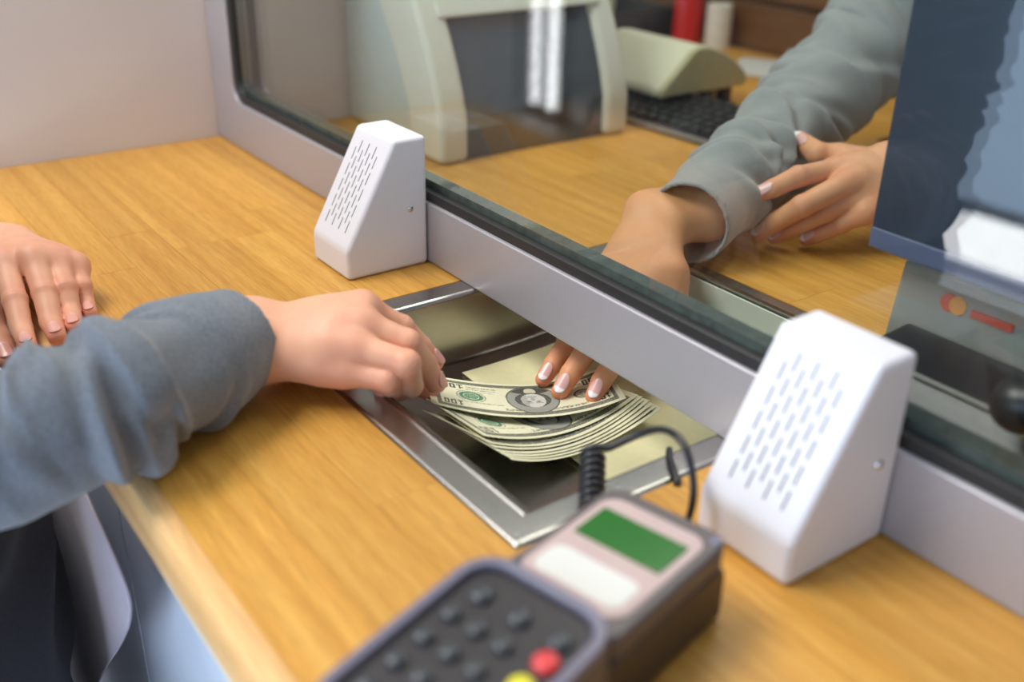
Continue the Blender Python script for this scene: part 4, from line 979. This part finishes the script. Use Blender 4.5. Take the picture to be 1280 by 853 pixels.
# keyboard
kb = empty('keyboard', (0.16, 0.53, 0.0), (0, 0, math.radians(4)))
kb.location = (0.205, 0.480, 0.0)
tag(kb, 'black computer keyboard in front of the beige printer', 'keyboard')
prism('case', [(0.0, 0.0), (0.0, 0.010), (0.135, 0.020), (0.14, 0.0)], 'x', -0.17, 0.20, M_BLACK, kb, 0.003, 2)
box('front_trim', (-0.17, -0.0025, 0.003), (0.20, 0.0005, 0.009), M_GREYBOX, kb)
bm = bmesh.new(); kv = []
for z, s in ((0, .0082), (.006, .0066)): kv.append([bm.verts.new((a * s, b * s, z)) for a, b in ((-1, -1), (1, -1), (1, 1), (-1, 1))])
bm.faces.new(kv[1])
for i in range(4): bm.faces.new([kv[0][i], kv[0][(i + 1) % 4], kv[1][(i + 1) % 4], kv[1][i]])
kme = mesh_of(bm, 'key'); kme.materials.append(M_KEYC)
for r_ in range(6):
    for c_ in range(19):
        o = bpy.data.objects.new('key', kme); COL.objects.link(o); o.parent = kb
        y = .016 + r_ * .0205; o.location = (-.158 + c_ * .0192 + (r_ % 2) * .003, y, .0098 + y * .0735); o.rotation_euler = (math.radians(4.2), 0, 0)

# things at the back of the desk
bot = empty('bottle', (-0.150, 0.955, 0.0)); tag(bot, 'red plastic bottle with white cap band beside the printer', 'bottle')
lathe('body', [(0, 0), (.024, 0), (.026, .004), (.026, .085), (.022, .10), (.012, .112), (.012, .12)], M_REDB, bot)
lathe('cap', [(.0135, .118), (.0135, .138), (.011, .142), (0, .142)], M_WHITEP, bot)
roll = lathe('paper_roll', [(0.008, 0), (.022, 0), (.0225, .002), (.0225, .075), (.022, .077), (.008, .077), (.008, 0)], M_WHITEP, None, (-0.092, 0.975, 0.0))
tag(roll, 'white paper roll standing right beside the red bottle', 'paper roll')
dt = empty('document_tray', (-0.33, 0.87, 0.0)); tag(dt, 'black document tray at the back of the teller desk', 'tray')
box('base', (-.10, -.11, 0), (.12, .11, .006), M_BLACK, dt, .002)
for a, b in (((-.10, -.11, .005), (-.095, .11, .055)), ((.115, -.11, .005), (.12, .11, .055)), ((-.10, .105, .005), (.12, .11, .055)), ((-.10, -.11, .005), (.12, -.105, .04))): box('side', a, b, M_BLACK, dt, .001)
cp_ = lathe('cup', [(0, 0), (.030, 0), (.034, .06), (.037, .10), (.034, .10), (.030, .01), (0, .008)], M_WHITEP, None, (-0.375, 0.93, 0.0))
cp_.location = (0, 0, 0.006)
tag(cp_, 'white cup standing in the black document tray', 'cup')
fld = box('folder', (-.07, -.09, 0), (.07, .09, .012), M_YELLOW, None, .001); fld.location = (-0.29, 0.86, 0.008); tag(fld, 'yellow folder lying in the black document tray', 'folder')
cab = empty('wooden_cabinet', (-0.1, 1.136, -1.05)); tag(cab, 'brown wooden cabinet behind the teller desk', 'cabinet')
box('carcass', (-.50, -.10, 0), (.95, .30, 1.47), M_BROWN, cab, .003)
for i in range(3):
    d_ = box('drawer', (-.48, -.118, 1.0 + i * .14), (.93, -.10, 1.13 + i * .14), M_BROWN, cab, .003)
    box('drawer_handle', (.15, -.135, 1.06 + i * .14), (.30, -.118, 1.07 + i * .14), M_CHROME, d_, .002)
sh_ = box('paper_sheet', (-.05, -.07, 0), (.05, .07, .0012), M_TLABEL, None); sh_.location = (0.075, 0.915, 0.0002); sh_.rotation_euler = (0, 0, .5)
tag(sh_, 'white paper sheet on the teller desk behind the printer', 'paper')

# monitor seen from behind
mon = empty('monitor', (1.09, 0.25, 0.0)); tag(mon, 'dark flat monitor on a round stand behind the glass at right', 'monitor')
prism('back_shell', rrect(0.50, 0.31, 0.006, 4, 0.01, 0.252), 'y', -0.100, -0.070, M_MONITOR, mon, 0.003, 3)
box('lower_bezel', (-.238, -.1022, .099), (.258, -.0985, .113), M_BEZEL, mon, .001)
prism('screen_frame', rrect(0.50, 0.31, 0.006, 4, 0.01, 0.252), 'y', -0.070, -0.060, M_BLACK, mon, 0.002, 2)
box('screen', (-.228, -.0602, .112), (.248, -.0592, .397), M_TINT, mon)
box('neck', (-.03, -.06, .008), (.03, -.025, .22), M_BLACK, mon, .004)
lathe('stand_base', [(0, 0), (.135, 0), (.138, .004), (.130, .012), (.04, .018), (0, .018)], M_BLACK, mon, (-.14, .052, 0), 48)
# grey card reader box with two overlapping discs
cbx = empty('card_box', (0.985, 0.205, 0.0)); tag(cbx, 'grey box with a red and orange disc mark under the monitor', 'box')
prism('case', [(-.040, 0.018), (-.030, .088), (.030, .088), (.04, 0.018)], 'x', -.120, .065, M_GREYBOX, cbx, .004, 3)
pl = box('side_strip', (-.110, -.0415, .022), (-.103, -.036, .080), M_MONITOR, cbx); pl.rotation_euler = (math.radians(-8), 0, 0)
for nm, x, m_ in (('red_disc', -.0780, M_REDMARK), ('orange_disc', -.0710, M_ORANGE)):
    d_ = lathe(nm, [(0, .0006), (.0065, .0006), (.0065, -.0005)], m_, cbx, (0, 0, 0), 24); d_.rotation_euler = (math.radians(82), 0, 0); d_.location = (x, -.0330 - (.0004 if 'orange' in nm else 0), .070)
tx = box('red_lettering', (-.060, -.0352, .0665), (-.030, -.0325, .0715), M_REDMARK, cbx)
bb = empty('dark_device', (1.02, 0.135, 0.0)); tag(bb, 'low black desk device with a grey top line behind the right speaker', 'device')
prism('case', [(-.045, 0.0), (-.045, .030), (-.030, .046), (.028, .050), (.028, 0.0)], 'x', -.135, .19, M_BLACK, bb, .004, 3)
box('top_line', (-.10, -.034, .0445), (.05, -.030, .0475), M_GREYBOX, bb, .0008)
hs = empty('handset', (1.085, 0.105, 0.052), (0, 0, .3)); tag(hs, 'black telephone handset lying on the dark device', 'handset')
V, Q = blob_mesh([((-.075, 0, .016), (-.055, 0, .022), .017, .016), ((-.055, 0, .022), (.055, 0, .022), .011, .011), ((.055, 0, .022), (.075, 0, .016), .016, .017)], .002, .008, .01)
link_mesh('grip', np_mesh('grip', V, Q), M_BLACK, hs, True)
